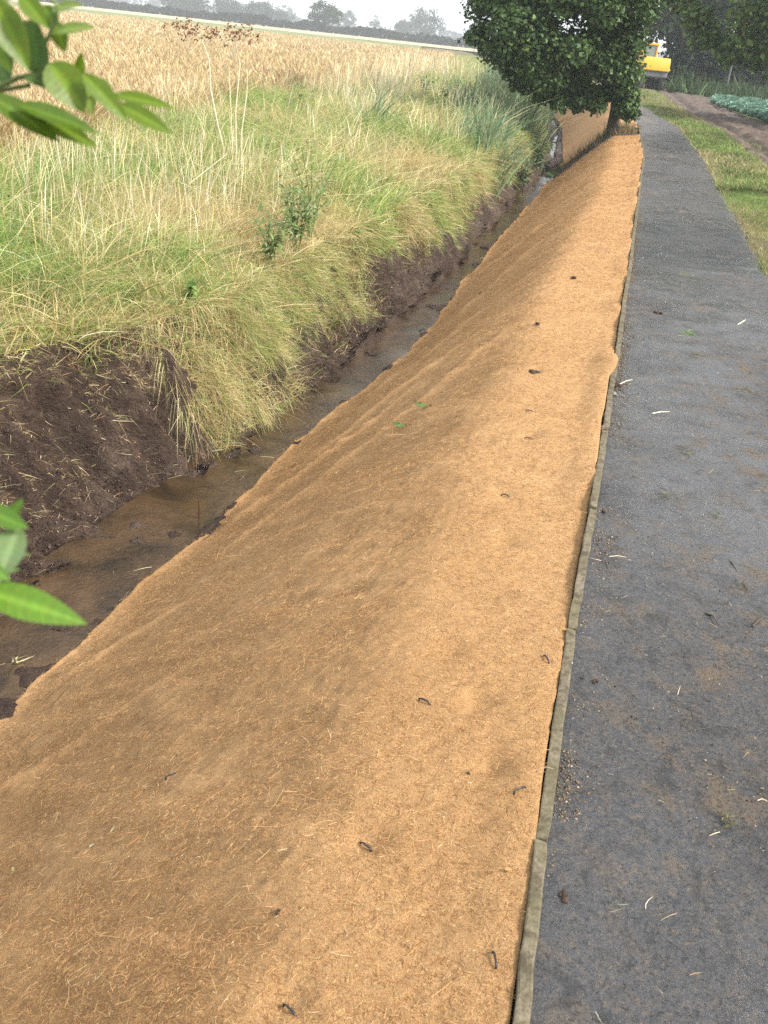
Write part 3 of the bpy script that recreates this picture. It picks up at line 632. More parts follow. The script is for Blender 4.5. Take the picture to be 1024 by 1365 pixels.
# ------------------------------------------------------------------ foliage helper
TG = [(.072, .132, .038), (.10, .175, .045), (.056, .105, .034), (.17, .25, .065), (.08, .145, .06)]
def tree(name, base, height, trunk_r, clumps, radii, leaf, n_per, cols, label, cat='tree', group=None, limbs=10, wts=None, kind=None, lean=(0, 0), foot=0.):
    t = empty(name, base); tag(t, label, cat, group)
    P = np.array(clumps, float); tubes = []; top = Vector((lean[0], lean[1], height*.75))
    tp = [Vector((0, 0, -.15))] + [Vector((lean[0]*f+.06*math.sin(f*7), lean[1]*f*f, height*.75*f)) for f in (0.03, .12, .3, .5, .75, 1)]
    tubes.append(tube(tp, [trunk_r*q for q in (1.5, 1.25, 1.0, .85, .65, .4, .12)], 10))
    if limbs:
        order = rng.permutation(len(P))[:limbs]
        for k in order:
            e = Vector(P[k]); f = min(.9, max(.17, (e.z/height)*.6)); s0 = Vector((lean[0]*f, lean[1]*f*f, height*.75*f))
            mid = s0.lerp(e, .5)+Vector((0, 0, .08*(e-s0).length)); rr = trunk_r*.26*(1-f*.5)
            tubes.append(tube([s0, s0.lerp(mid, .5)+Vector((0, 0, .03)), mid, mid.lerp(e, .6), e], [rr, rr*.75, rr*.5, rr*.3, rr*.1], 6))
    V, F = join(tubes); link('trunk', npmesh('trunk', V, F, smooth=True), M['bark'], t)
    V, F, c = leaves_at(P, leaf, n_per, np.array(radii, float), cols, wts); link('crown', npmesh('crown', V, F, c), M['farleaf' if leaf > .3 else 'leaf'], t)
    return t

# ---- the sycamore on the bank: low skirted crown, taller right side
bx, by = 4.70, 25.9
pts, rs = [], []
def zb(x): return I(x, [-3.9, -3.2, -2.4, -1.5, -.3, .25, .6, 1.0], [1.75, 1.15, .75, .42, .42, .2, 1.3, 3.0])
while len(pts) < 170:
    x = random.uniform(-3.8, .75); yq = random.uniform(-1.7, 2.1); zz = random.uniform(.1, 6.4)
    r = random.uniform(.38, .62)
    if zz - r*.72 < zb(x)+.12: continue
    if x+r*.9 > I(zz, [0, .8, 2.6, 3.2, 4, 6], [.5, .38, .42, .9, 1.3, 1.4]): continue
    if (x+1.3)**2/6.6 + yq*yq/4.4 + max(0, zz-2.4)**2/15 > 1: continue
    if zz < 4 and ((x+1.3)**2/6.6 + yq*yq/4.4) < .05: continue
    pts.append((x, yq, zz)); rs.append(r)
for q in [(-3.72, -.2, 1.85, .33), (-3.55, .1, 2.0, .3), (-3.3, -.4, 1.6, .38), (-3.5, 0, 2.55, .28), (-3.75, 0, 3.1, .3), (-3.4, 0, 3.2, .45), (-2.9, -.5, 1.35, .4), (-2.5, -.3, .95, .36), (-2.0, -.5, .75, .33),
          (-1.5, -.6, .62, .28), (-1.05, -.5, .6, .24), (-.6, -.6, .62, .26), (-1.7, -.6, 1.1, .4), (.1, -.5, .6, .3), (.1, -.4, 1.0, .34), (.05, -.5, 1.5, .4), (.0, -.5, 2.0, .42), (-.1, -.6, 1.3, .4), (.0, -.2, 2.4, .4), (.3, -.4, .55, .2), (-1.3, .3, .7, .3), (-.9, .4, .75, .3), (-.4, .5, .8, .3), (-1.8, .2, .85, .35), (-1.25, -.2, .95, .33), (-.8, -.3, .9, .3), (.25, -.3, .75, .25), (-.35, -.2, .95, .3), (-1.4, .8, 3.3, .5), (-1.2, -.5, 3.5, .45), (-1.0, .3, 3.7, .5), (-1.7, .6, 3.6, .5), (-1.5, 0, 3.2, .45), (-1.0, .9, 3.3, .5)]:
    pts.append(q[:3]); rs.append(q[3])
for q in range(26): pts.append((random.uniform(.9, 3.6), random.uniform(-1, 1.6), random.uniform(3.45, 5.6))); rs.append(random.uniform(.4, .6))
tree('sycamore_tree', at(bx, by), 6.5, .125, pts, rs, .098, 400, TG, 'leafy green tree with low crown growing on the matted bank', limbs=30, lean=(-.6, .1))
# bare soil strip tufts at the tree foot
n = 1400; x = bx+rng.normal(size=n)*.5; yv = by+.2+rng.normal(size=n)*.25; k = x < kx(yv)-.02; x, yv = x[k], yv[k]; n = len(x)
o = strips('dry_grass_tuft', np.stack([x, yv, G(x, yv)], 1), unit(rng.normal(size=(n, 3))*.5+np.array([0, 0, 1])), rng.normal(size=(n, 3))*.3, .08+.25*rng.random(n), .01+.008*rng.random(n), pal(n, [(.3, .2, .11), (.4, .3, .16), (.14, .16, .06)]), 3, None, M['straw'])
tag(o, 'dry grass around the foot of the tree', 'grass', kind='stuff')

# ---- trees and hedge to the right
def blob_pts(n, rx, ry, z0, z1, rr=(.5, .9)):
    P, R = [], []
    while len(P) < n:
        a, b, c = random.uniform(-1, 1), random.uniform(-1, 1), random.uniform(-1, 1); q = a*a+b*b+c*c
        if q > 1 or q < .2: continue
        P.append((a*rx, b*ry, (z0+z1)/2+c*(z1-z0)/2)); R.append(random.uniform(*rr))
    return P, R
P, R = blob_pts(95, 5.6, 4.5, 2.0, 9.5, (.6, .95))
P += [(-5.2, -1, 3.0), (-5.6, 0, 3.5), (-4.7, -1, 2.5), (-4.0, -1.5, 2.2), (-3.2, -1.5, 2.1), (-2.4, -2, 1.9), (-5.9, 0, 4.2), (-6.3, .5, 4.6)]; R += [.6]*8
tree('lime_tree', (13.6, 36, 0), 9, .26, P, R, .17, 300, [(.085, .15, .035), (.13, .2, .045), (.06, .11, .035), (.17, .24, .06)], 'tree at the top right with light green leaves hanging over the path side', limbs=24)
DG = [(.025, .042, .02), (.036, .06, .025), (.018, .03, .016), (.055, .085, .03)]
for (tx, ty, hh, rx, lab) in [(19.5, 84, 12, 4.6, 'dark tree behind the excavator'), (27, 88, 13, 5.5, 'dark tree in the middle of the boundary hedge'), (36.5, 100, 15, 6, 'dark tree beside the tan roofed house'), (46, 98, 14, 6, 'dark tree right of the tan roofed house')]:
    P, R = blob_pts(60, rx, rx*.8, 2.8, hh, (1.0, 1.6)); tree('boundary_tree', (tx, ty, 0), hh, .3, P, R, .42, 150, DG, lab, group='trees behind the boundary hedge', limbs=14)
def hedge(name, x0, y0, x1, y1, h, depth, n, leaf, cols, label, cat='hedge', stems=0):
    t = empty(name, ((x0+x1)/2, (y0+y1)/2, 0)); tag(t, label, cat)
    f = rng.random(n); P = np.stack([(x0-x1)/2*(1-2*f), (y0-y1)/2*(1-2*f), np.zeros(n)], 1)
    L_ = math.hypot(x1-x0, y1-y0); nx, ny = -(y1-y0)/L_, (x1-x0)/L_; o_ = (rng.random(n)-.5)*depth; P[:, 0] += nx*o_; P[:, 1] += ny*o_
    top = h*(.85+.22*noise(f*L_/3, f*0, 700)+.1*noise(f*L_, f*0, 701)); P[:, 2] = top*rng.random(n)**.7
    V, F, c = leaves_at(P, leaf, 26, np.full(n, h*.14), cols); link('foliage', npmesh('foliage', V, F, c), M['farleaf'], t)
    if stems:
        tb = []
        for i in range(stems):
            q = random.random(); bx_, by_ = (x0-x1)/2*(1-2*q)-nx*depth*.3, (y0-y1)/2*(1-2*q)-ny*depth*.3
            if i % 1 == 0: tb.append(tube([(bx_, by_, -.1), (bx_+random.uniform(-.2, .2), by_, h*.5), (bx_+random.uniform(-.5, .5), by_, h*.95)], [.05, .035, .015], 5))
        V, F = join(tb); o = link('stems', npmesh('stems', V, F, smooth=True), M['bark'], t); o['kind'] = 'stuff'
    return t
hedge('boundary_hedge', 16.8, 75.5, 52, 96, 4.8, 3, 1900, .34, DG, 'tall dark overgrown hedge across the end of the field', stems=60)
n = 9000; f = rng.random(n); x = 15.5+30*f+rng.normal(size=n)*.5; yv = 66+18*f+rng.normal(size=n)*1.6
o = strips('scrub', np.stack([x, yv, np.zeros(n)], 1), unit(rng.normal(size=(n, 3))*.35+np.array([0, 0, 1])), rng.normal(size=(n, 3))*.35, (.5+.7*rng.random(n))*(1+.4*noise(f*14, f*0, 3)), .06+.06*rng.random(n), pal(n, [(.05, .10, .03), (.035, .07, .025), (.08, .13, .04), (.13, .12, .06)], [3, 3, 2, 1]), 3, None, M['grass'])
tag(o, 'green weeds along the foot of the dark hedge', 'scrub', kind='stuff')

# ---- verge grass
def turf(n, y0, y1, fs, hl, wd, label, cols, wts, power=1.):
    yv = y0+(y1-y0)*rng.random(n)**power; s, keep = fs(yv, n); yv = yv[keep]; s = s[keep]; n = len(s); x = s+kx(yv)
    kk_ = fbm(x*1.7, yv*.5, 3, 804)+1.1*rng.random(n) > .12; x, yv, s = x[kk_], yv[kk_], s[kk_]; n = len(x); pt = fbm(x*1.6, yv*1.0, 4, 801)[:, None]
    col = pal(n, cols, wts, .25)*(1-.35*pt); 
    dry = rng.random(n) < np.clip(.33+.6*fbm(x*.9, yv*.35, 2, 802)+.3*(np.abs(s-pw(yv)) < .1), 0, .85); col[dry] = pal(int(dry.sum()), [(.42, .36, .18), (.33, .27, .13), (.5, .42, .24)])
    o = strips('turf', np.stack([x, yv, np.maximum(G(x, yv), .02 if 'crown' in label else -.01)], 1), unit(np.stack([rng.normal(size=n)*.5, rng.normal(size=n)*.5, np.ones(n)], 1)), rng.normal(size=(n, 3))*np.array([.4, .4, .1])-np.array([0, 0, .2]),
               hl[0]+(hl[1]-hl[0])*rng.random(n)**1.5, wd[0]+(wd[1]-wd[0])*rng.random(n), col, 2, None, M['grass'])
    return tag(o, label, 'grass', kind='stuff')
TC = [(.17, .26, .06), (.13, .20, .055), (.23, .31, .08), (.28, .33, .12)]
def vf(y, n):
    s = pw(y)-.03+(I(y, [5, 15, 23, 40, 60], [1.25, 1.2, 1.15, 1.5, 3.3]))*rng.random(n)**1.05; return s, np.ones(n, bool)
turf(50000, 6.2, 16, vf, (.02, .09), (.003, .006), 'bright green verge grass between path and farm track', TC, [3, 3, 3, 2])
turf(42000, 15, 64, vf, (.04, .13), (.010, .024), 'yellow green verge beside the far end of the path', TC, [3, 2, 3, 4], 1.4)
def mf(y, n):
    s = I(y, [5, 23, 40, 60], [3.5, 3.25, 3.9, 5.5])+.5*rng.normal(size=n); return s, (fbm(s, y*.5, 2, 803)+rng.random(n)*.6 > .55)
turf(4500, 14, 30, mf, (.03, .10), (.008, .016), 'patchy grass on the crown of the muddy track', TC, [3, 3, 2, 2])
def rf(y, n):
    s = 5.0+16*rng.random(n)**1.5; return s, np.ones(n, bool)
turf(16000, 18, 36, lambda y, n: (I(y, [18, 36], [4.7, 5.1])+3*rng.random(n)**1.5, np.ones(n, bool)), (.04, .14), (.012, .022), 'rough grass right of the farm track', TC, [3, 3, 2, 2])

# ---- leafy cabbages
CB = []
def cabbage_mesh(seed):
    rg = np.random.default_rng(seed); n = 26; a = rg.random(n)*6.283; el = .15+1.2*(np.arange(n)/n); ln = .20+.08*rg.random(n)-.08*(np.arange(n)/n)
    d = np.stack([np.cos(a)*np.cos(el), np.sin(a)*np.cos(el), np.sin(el)], 1); b = np.stack([-np.sin(a), np.cos(a), np.zeros(n)], 1); up = np.cross(d, b)*-1
    base = np.array([0, 0, .06]); V = []
    for i in range(n):
        w_ = .11+.05*rg.random(); l = ln[i]; 
        for (t, q) in ((.12, .2), (.5, 1), (.85, .8)):
            c = base+d[i]*l*t-up[i]*l*.25*t*t
            V += [c-b[i]*w_*q-up[i]*-.03*q, c, c+b[i]*w_*q-up[i]*-.03*q]
    F = []
    for i in range(n):
        for r_ in range(2):
            for c in range(2): k = i*9+r_*3+c; F.append((k, k+1, k+4, k+3))
    col = np.repeat(np.clip(np.array([[.20, .34, .25]])*(1+rg.normal(size=(n, 1))*.22), 0, 1), 9, 0)
    me = npmesh('cabbage', np.array(V), F, col, True); me.materials.append(M['leaf']); return me
cms = [cabbage_mesh(i) for i in range(4)]
cnt = 0
for r_ in range(60):
    yq = 33.5+r_*.62
    left = I(yq, [33.5, 38, 43, 51, 60, 70], [10.9-kx(33.5)+.3, 11.9-kx(38), 12.6-kx(43)-.1, 13.6-kx(51), 16.2-kx(60), 24-kx(70)])
    for q in range(18):
        s = left+.35+q*.72+random.uniform(-.08, .08); x = s+float(kx(yq))
        if x/yq > .375 or cnt >= 295 or yq > 62: continue
        k = link('cabbage', cms[cnt % 4]); z_ = random.uniform(.95, 1.25)*1.15; k.scale = (z_,)*3; k.location = (x, yq+random.uniform(-.1, .1), .03); k.rotation_euler = (0, 0, random.random()*6.28)
        tag(k, 'blue green cabbage in the patch beside the farm track', 'cabbage', 'cabbages in the patch by the track'); cnt += 1

# ------------------------------------------------------------------ excavator seen from behind
ex = empty('excavator', (13.85, 68.0, .03), (0, 0, rad(10))); ex.scale = (.93,)*3; tag(ex, 'small yellow excavator with grey lower body seen from behind', 'excavator')
for sx in (-1, 1):
    bm = bmesh.new(); bevel_box(bm, (sx*.78-.22, -1.3, 0), (sx*.78+.22, 1.5, .62), .22, 4); tr = bm_obj('track', bm, M['black'], ex, True)
    bm = bmesh.new()
    for i in range(14): bevel_box(bm, (sx*.78-.235, -1.2+i*.19, .02), (sx*.78+.235, -1.13+i*.19, .645), .01, 1)
    bm_obj('track_shoes', bm, M['black'], tr)
bm = bmesh.new(); bevel_box(bm, (-.5, -.5, .3), (.5, .7, .8), .1); bm_obj('undercarriage', bm, M['black'], ex)
bm = bmesh.new(); bevel_box(bm, (-1.05, -1.15, .72), (1.05, 1.2, 1.22), .16, 3); bm_obj('lower_body', bm, M['grey'], ex, True)
bm = bmesh.new(); bevel_box(bm, (-1.03, -1.28, 1.15), (1.07, -.1, 2.0), .09, 3)
for v in bm.verts:
    if v.co.z > 1.6: v.co.y += .12*(v.co.z-1.6)/.3
bm_obj('engine_cover', bm, M['yellow'], ex, True)
cb = bm_obj('cab', (lambda b: (bevel_box(b, (-.68, -.1, 1.2), (.42, 1.15, 1.9), .04), b)[1])(bmesh.new()), M['grey'], ex)
for cx_, cy_ in ((-.64, -.06), (.38, -.06), (-.64, 1.1), (.38, 1.1)):
    bm = bmesh.new(); bevel_box(bm, (cx_-.05, cy_-.05, 1.9), (cx_+.05, cy_+.05, 2.75), .015); bm_obj('cab_post', bm, M['yellow'], cb)
bm = bmesh.new(); bevel_box(bm, (-.72, -.14, 2.72), (.46, 1.18, 2.86), .05, 3); bm_obj('cab_roof', bm, M['yellow'], cb, True)
bm = bmesh.new(); bevel_box(bm, (-.6, -.05, 1.9), (.34, -.03, 2.72)); bm_obj('window', bm, M['glass'], cb)
bm = bmesh.new(); bevel_box(bm, (.35, 0, 1.9), (.37, 1.05, 2.72)); bm_obj('window', bm, M['glass'], cb)
bm = bmesh.new(); bevel_box(bm, (.75, -.9, 1.9), (.85, -.8, 2.15), .02); bm_obj('exhaust', bm, M['black'], ex)
V, F = tube([(.7, 1.1, 1.3), (.7, 2.1, 2.3), (.7, 2.9, 2.5), (.7, 3.9, 2.1)], [.16, .18, .15, .12], 8); link('boom', npmesh('boom', V, F), M['yellow'], ex)
V, F = tube([(.45, 3.8, 2.5), (.45, 4.3, 1.5), (.45, 4.1, .6)], [.13, .11, .08], 8); link('dipper_arm', npmesh('dipper_arm', V, F), M['yellow'], ex)
bm = bmesh.new(); bevel_box(bm, (.1, 3.6, .1), (.8, 4.2, .6), .12, 3); bm_obj('bucket', bm, M['black'], ex)

# ------------------------------------------------------------------ house behind hedge, red and white sign
hs = empty('house', (42, 116, 0), (0, 0, rad(20))); tag(hs, 'house with tan tiled roof and white bargeboard behind the hedge', 'house')
bm = bmesh.new(); bevel_box(bm, (-7, -4, 0), (7, 4, 3.6)); bm_obj('wall', bm, M['brick'], hs)
V = np.array([(-7.3, -4.4, 3.45), (7.3, -4.4, 3.45), (7.3, 4.4, 3.45), (-7.3, 4.4, 3.45), (-7.3, 0, 6.9), (7.3, 0, 6.9)])
bm = bmesh.new(); vs = [bm.verts.new(v) for v in V]
for f_ in ((0, 1, 5, 4), (2, 3, 4, 5), (0, 4, 3), (1, 2, 5), (3, 2, 1, 0)): bm.faces.new([vs[i] for i in f_])
rf_ = bm_obj('roof', bm, M['tile'], hs)
for sx in (-1, 1):
    for sy in (-1, 1):
        V, F = tube([(sx*7.36, sy*4.45, 3.45), (sx*7.36, 0, 7.0)], [.14, .14], 4); link('bargeboard', npmesh('bargeboard', V, F), M['white'], rf_)
bm = bmesh.new(); bevel_box(bm, (4, -.5, 6), (4.9, .5, 8.1), .03); bm_obj('chimney', bm, M['brick'], rf_)
sg = empty('sign_board', (19.1, 67.9, 0)); tag(sg, 'red and white board glimpsed through a gap in the trees', 'sign')
bm = bmesh.new(); bevel_box(bm, (-.62, -.03, 3.75), (.62, .03, 4.35), .01); bm_obj('board', bm, M['white'], sg)
bm = bmesh.new(); bevel_box(bm, (-.12, -.05, 3.72), (.35, -.035, 4.4), .005); bm_obj('red_panel', bm, M['red'], sg)
V, F = tube([(0, .08, 0), (0, .08, 4.3)], [.05, .05], 8); link('post', npmesh('post', V, F), M['grey'], sg)

# ------------------------------------------------------------------ far hedge, far trees, person
def ratio(u):   # x/y of a column near the horizon
    return (u-512)/1257*1.0
HG = [(.035, .04, .035), (.05, .055, .04), (.028, .032, .027)]
hedge('field_hedge', -190, 300, 60, 300, 2.5, 3, 4200, .6, HG, 'long straight dark hedge on the horizon across the fields')
FT = [('round', 376, 3, 44, 300, 'round headed tree standing above the far hedge'), ('n', 407, 11, 22, 560, 'hazy tree right of the round headed far tree'), ('n', 439, 16, 14, 620, 'small faint pointed tree on the horizon'),
      ('n', 500, 12, 44, 480, 'large hazy tree group at the middle of the horizon'), ('n', 477, 24, 30, 500, 'low hazy tree left of the large middle one'), ('n', 556, 27, 17, 400, 'narrow tall tree in the far hedge'),
      ('n', 607, 36, 20, 560, 'faint far tree between narrow tree and low bush'), ('n', 622, 45, 26, 330, 'low rounded bush on the far hedge line'), ('n', 585, 42, 30, 640, 'faint low trees on the horizon'),
      ('n', 210, -12, 60, 420, 'hazy tree at the far left of the horizon'), ('n', 262, -4, 46, 450, 'grey tree above the left end of the hedge'), ('n', 300, 2, 40, 430, 'grey broad tree left of the round headed one'), ('n', 330, 12, 30, 480, 'low faint tree beside the sky gap'),
      ('n', 655, 44, 26, 420, 'hazy tree just left of the leafy tree crown')]
for kd, u, vt, wpx, dist, lab in FT:
    hor = 44+.1086*(u-512); topz = EYE+(hor-vt)/1257*dist; wd = wpx/1257*dist
    P, R = blob_pts(34, wd*.42, wd*.4, topz*.22, topz*.93, (wd*.12, wd*.19)); P = [p for p in P]
    tree('field_tree', (ratio(u)*dist, dist+(6 if dist < 340 else 0), 0), topz, wd*.035+.1, P, R, wd*.045+.1, 70, [(.05, .075, .04), (.065, .09, .045), (.04, .06, .035)], lab, group='far trees beyond the fields', limbs=6)
n = 1500; f = rng.random(n); P = np.stack([-520+900*f, 760+40*rng.random(n), 9*rng.random(n)*(.75+.5*noise(f*40, f*0, 77)+.3*noise(f*150, f*0, 78))], 1)
V, F, c = leaves_at(P, 2.2, 16, np.full(n, 2.2), HG); tag(link('distant_wood', npmesh('distant_wood', V, F, c), M['leaf']), 'faint line of distant woodland on the horizon', 'woodland', kind='stuff')
def person(x, y):
    bm = bmesh.new(); J = {'hip': (0, 0, .95), 'chest': (0, .02, 1.3), 'neck': (0, .02, 1.5), 'head': (0, .04, 1.68), 'kL': (-.1, .08, .5), 'fL': (-.12, .18, .06), 'tL': (-.12, .3, .03), 'kR': (.12, -.04, .5), 'fR': (.16, -.22, .08), 'tR': (.16, -.1, .03),
                           'sL': (-.18, .02, 1.42), 'eL': (-.25, .0, 1.15), 'hL': (-.24, .12, .92), 'sR': (.18, .02, 1.42), 'eR': (.27, -.05, 1.15), 'hR': (.3, .08, .93)}
    R_ = {'hip': .15, 'chest': .17, 'neck': .065, 'head': .11, 'kL': .075, 'fL': .05, 'tL': .04, 'kR': .075, 'fR': .05, 'tR': .04, 'sL': .07, 'eL': .05, 'hL': .035, 'sR': .07, 'eR': .05, 'hR': .035}
    vs = {k: bm.verts.new(v) for k, v in J.items()}
    for a, b in (('hip', 'chest'), ('chest', 'neck'), ('neck', 'head'), ('hip', 'kL'), ('kL', 'fL'), ('fL', 'tL'), ('hip', 'kR'), ('kR', 'fR'), ('fR', 'tR'), ('chest', 'sL'), ('sL', 'eL'), ('eL', 'hL'), ('chest', 'sR'), ('sR', 'eR'), ('eR', 'hR')): bm.edges.new((vs[a], vs[b]))
    me = bpy.data.meshes.new('person'); keys = list(J); bm.verts.index_update(); bm.to_mesh(me); bm.free()
    o = link('person', me, M['cloth'], loc=(x, y, -.05)); o.modifiers.new('skin', 'SKIN'); me.skin_vertices or None
    for i, k in enumerate(keys): me.skin_vertices[0].data[i].radius = (R_[k], R_[k])
    me.skin_vertices[0].data[0].use_root = True; o.modifiers.new('sub', 'SUBSURF').levels = 1; o.modifiers['sub'].render_levels = 1
    return tag(o, 'tiny figure in dark clothing standing in the far field', 'person')
pp = person(-.1632*250, 250); pp.scale = (1.05,)*3

# ------------------------------------------------------------------ plants on the left bank
def leaf_mesh(L_, W_, fold=.25, curl=.25, col=(.14, .27, .05), nl=26, serr=.0, tipw=1.0, var=.1, shape=.45):
    V, F, Cc = [], [], []
    rg = random.Random(int(L_*1e5+W_*1e6))
    for i in range(nl+1):
        t = i/nl; wv = W_/2*(math.sin(math.pi*t**(.75 if shape < .5 else 1)))**.85 if 0 < t < 1 else (.012*W_)
        for j in range(-3, 4):
            q = j/3; x = q*wv*(1+(serr*(i % 2*2-1) if abs(j) == 3 else 0)); z = abs(q)*wv*fold - curl*L_*t*t + .004*L_*math.sin(t*60-abs(q)*6)*(abs(q) > .1)
            V.append((x, t*L_, z)); k = 1.55 if j == 0 else (1+.20*max(0, math.sin(t*60-abs(q)*6))**3-.05); Cc.append([min(1, c*k*rg.uniform(1-var, 1+var)) for c in col])
    for i in range(nl):
        for j in range(6): k = i*7+j; F.append((k, k+1, k+8, k+7))
    return npmesh('leaf', np.array(V), F, np.array(Cc), True)
def place_leaf(parent, b, t, Wd, up, col, fold=.25, curl=.12, nl=26, serr=.03, shape=.4):
    b = Vector(b); t = Vector(t); d = t-b; L_ = d.length; yv = d.normalized(); xv = yv.cross(Vector(up)).normalized(); zv = xv.cross(yv)
    me = leaf_mesh(L_, Wd, fold, curl, col, nl, serr, shape=shape); me.materials.append(M['freshleaf'])
    o = link('leaf', me, None, parent); o.matrix_local = Matrix.Translation(b - parent.location) @ Matrix((xv, yv, zv)).transposed().to_4x4(); return o
m = N('fresh_leaf'); a_ = m.n('Attribute', {'attribute_name': 'Col'}); nn = m.noise(45, 4); cc = m.mix(m.ramp(nn, (.45, 0.), (.8, .3)), a_.outputs['Color'], (.14, .22, .05))
cc = m.mix(m.ramp(m.noise(160, 3, .6), (.66, 0.), (.72, .6)), cc, (.16, .12, .03))
M['freshleaf'] = m.bsdf(cc, .38, m.bump(m.noise(220, 2), .25, .001), .45, 0, .42)

def px(u, v, dist):   # only used to turn measured picture points into fixed world numbers
    x = (u-512)/1257; y = -(v-682.5)/1257; d = (Rt*x+Up*y-Bk).normalized(); return Vector((0, 0, EYE))+d*dist
# branch reaching in at the top left, ~0.75 m away
br = empty('leafy_branch', px(-20, 125, .75)); tag(br, 'out of focus leafy branch hanging in at the top left corner', 'branch')
def q(zx, zy, d=.75): return px(zx/4.096, zy/4.096, d)
stem_pts = [q(-120, 520, .78), q(0, 470, .77), q(100, 425, .76), q(190, 405, .75), q(290, 400, .75), q(420, 440, .74), q(560, 480, .74), q(660, 520, .74)]
V, F = tube([p-br.location for p in stem_pts], [.0022, .002, .0018, .0017, .0015, .0012, .001, .0007], 7); link('stem', npmesh('stem', V, F, smooth=True), M['stem'], br)
V, F = tube([p-br.location for p in [q(-120, 505, .8), q(0, 495, .78), q(80, 480, .77), q(160, 465, .76)]], [.0016]*4, 6); link('stem', npmesh('stem', V, F, smooth=True), M['stem'], br)
V, F = tube([p-br.location for p in [q(190, 405, .75), q(240, 250, .75), q(300, 130, .74), q(320, 40, .74), q(240, -60, .74)]], [.0015]*5, 6); link('stem', npmesh('stem', V, F, smooth=True), M['stem'], br)
g1 = (.125, .20, .012); g2 = (.085, .15, .012); g3 = (.20, .28, .06); g4 = (.08, .14, .04)
for (b, t, wz, col, dd, tilt) in [((-40, -10), (160, 385), 150, g1, .74, .3), ((-40, 150), (65, 400), 110, g2, .76, 0), ((200, 405), (178, 85), 150, g4, .75, .2), ((110, -30), (262, 150), 95, g1, .73, .1), ((285, 60), (450, 15), 75, g3, .75, .5),
                            ((305, 175), (520, 140), 80, g3, .74, .5), ((300, 120), (355, 285), 85, g1, .75, .1), ((270, 345), (465, 610), 185, g1, .74, .3), ((440, 420), (445, 285), 60, g1, .76, .1), ((450, 400), (705, 665), 95, g1, .73, .2),
                            ((615, 520), (950, 578), 88, g1, .74, .6), ((650, 570), (945, 725), 92, g1, .73, .1), ((480, 460), (500, 630), 75, g3, .75, .1), ((-60, 520), (330, 765), 130, g2, .74, .4), ((90, 570), (545, 715), 115, g2, .73, .7), ((140, 590), (535, 800), 110, g1, .74, .1),
                            ((130, 425), (375, 505), 75, g4, .745, .9), ((90, 130), (195, 175), 60, g4, .77, .2), ((-60, 260), (50, 470), 130, g4, .78, .1), ((240, 30), (310, 180), 90, g2, .76, .2), ((-40, 20), (90, -20), 50, g3, .77, .2), ((520, 440), (620, 500), 60, g3, .75, .3)]:
    wd = wz/4.096/1257*dd; up = Vector((.25*tilt, -.8, .5+tilt))
    place_leaf(br, q(*b, dd), q(*t, dd-.01), wd, up, col, fold=.3, curl=.05)
bl = empty('leafy_branch', px(-20, 770, .62)); tag(bl, 'small leafy twig entering at the left edge over the ditch', 'branch')
def q2(zx, zy, d=.62): return px(zx/3.413, 640+zy/3.413, d)
V, F = tube([p-bl.location for p in [q2(-120, 500), q2(-30, 450), q2(40, 420), q2(90, 405)]], [.0015, .0012, .0009, .0006], 6); link('stem', npmesh('stem', V, F, smooth=True), M['stem'], bl)
V, F = tube([p-bl.location for p in [q2(-120, 380), q2(20, 330), q2(85, 335), q2(135, 342)]], [.0015, .0012, .0009, .0007], 6); link('stem', npmesh('stem', V, F, smooth=True), M['stem'], bl)
for (b, t, wz, col, dd, tilt) in [((-90, 500), (398, 645), 150, (.12, .24, .02), .62, .5), ((-80, 130), (128, 215), 95, (.09, .19, .02), .62, .3), ((85, 215), (-20, 470), 140, (.2, .29, .12), .62, .1), ((30, 200), (102, 85), 60, (.11, .22, .03), .63, .1), ((-60, 300), (40, 250), 80, (.15, .25, .06), .63, .1), ((-70, 380), (45, 455), 60, (.14, .26, .04), .61, .3)]:
    place_leaf(bl, q2(*b, dd), q2(*t, dd-.01), wz/3.413/1257*dd, Vector((.2*tilt, -.7, .5+tilt)), col, fold=.22, curl=.07, nl=36, serr=.05)

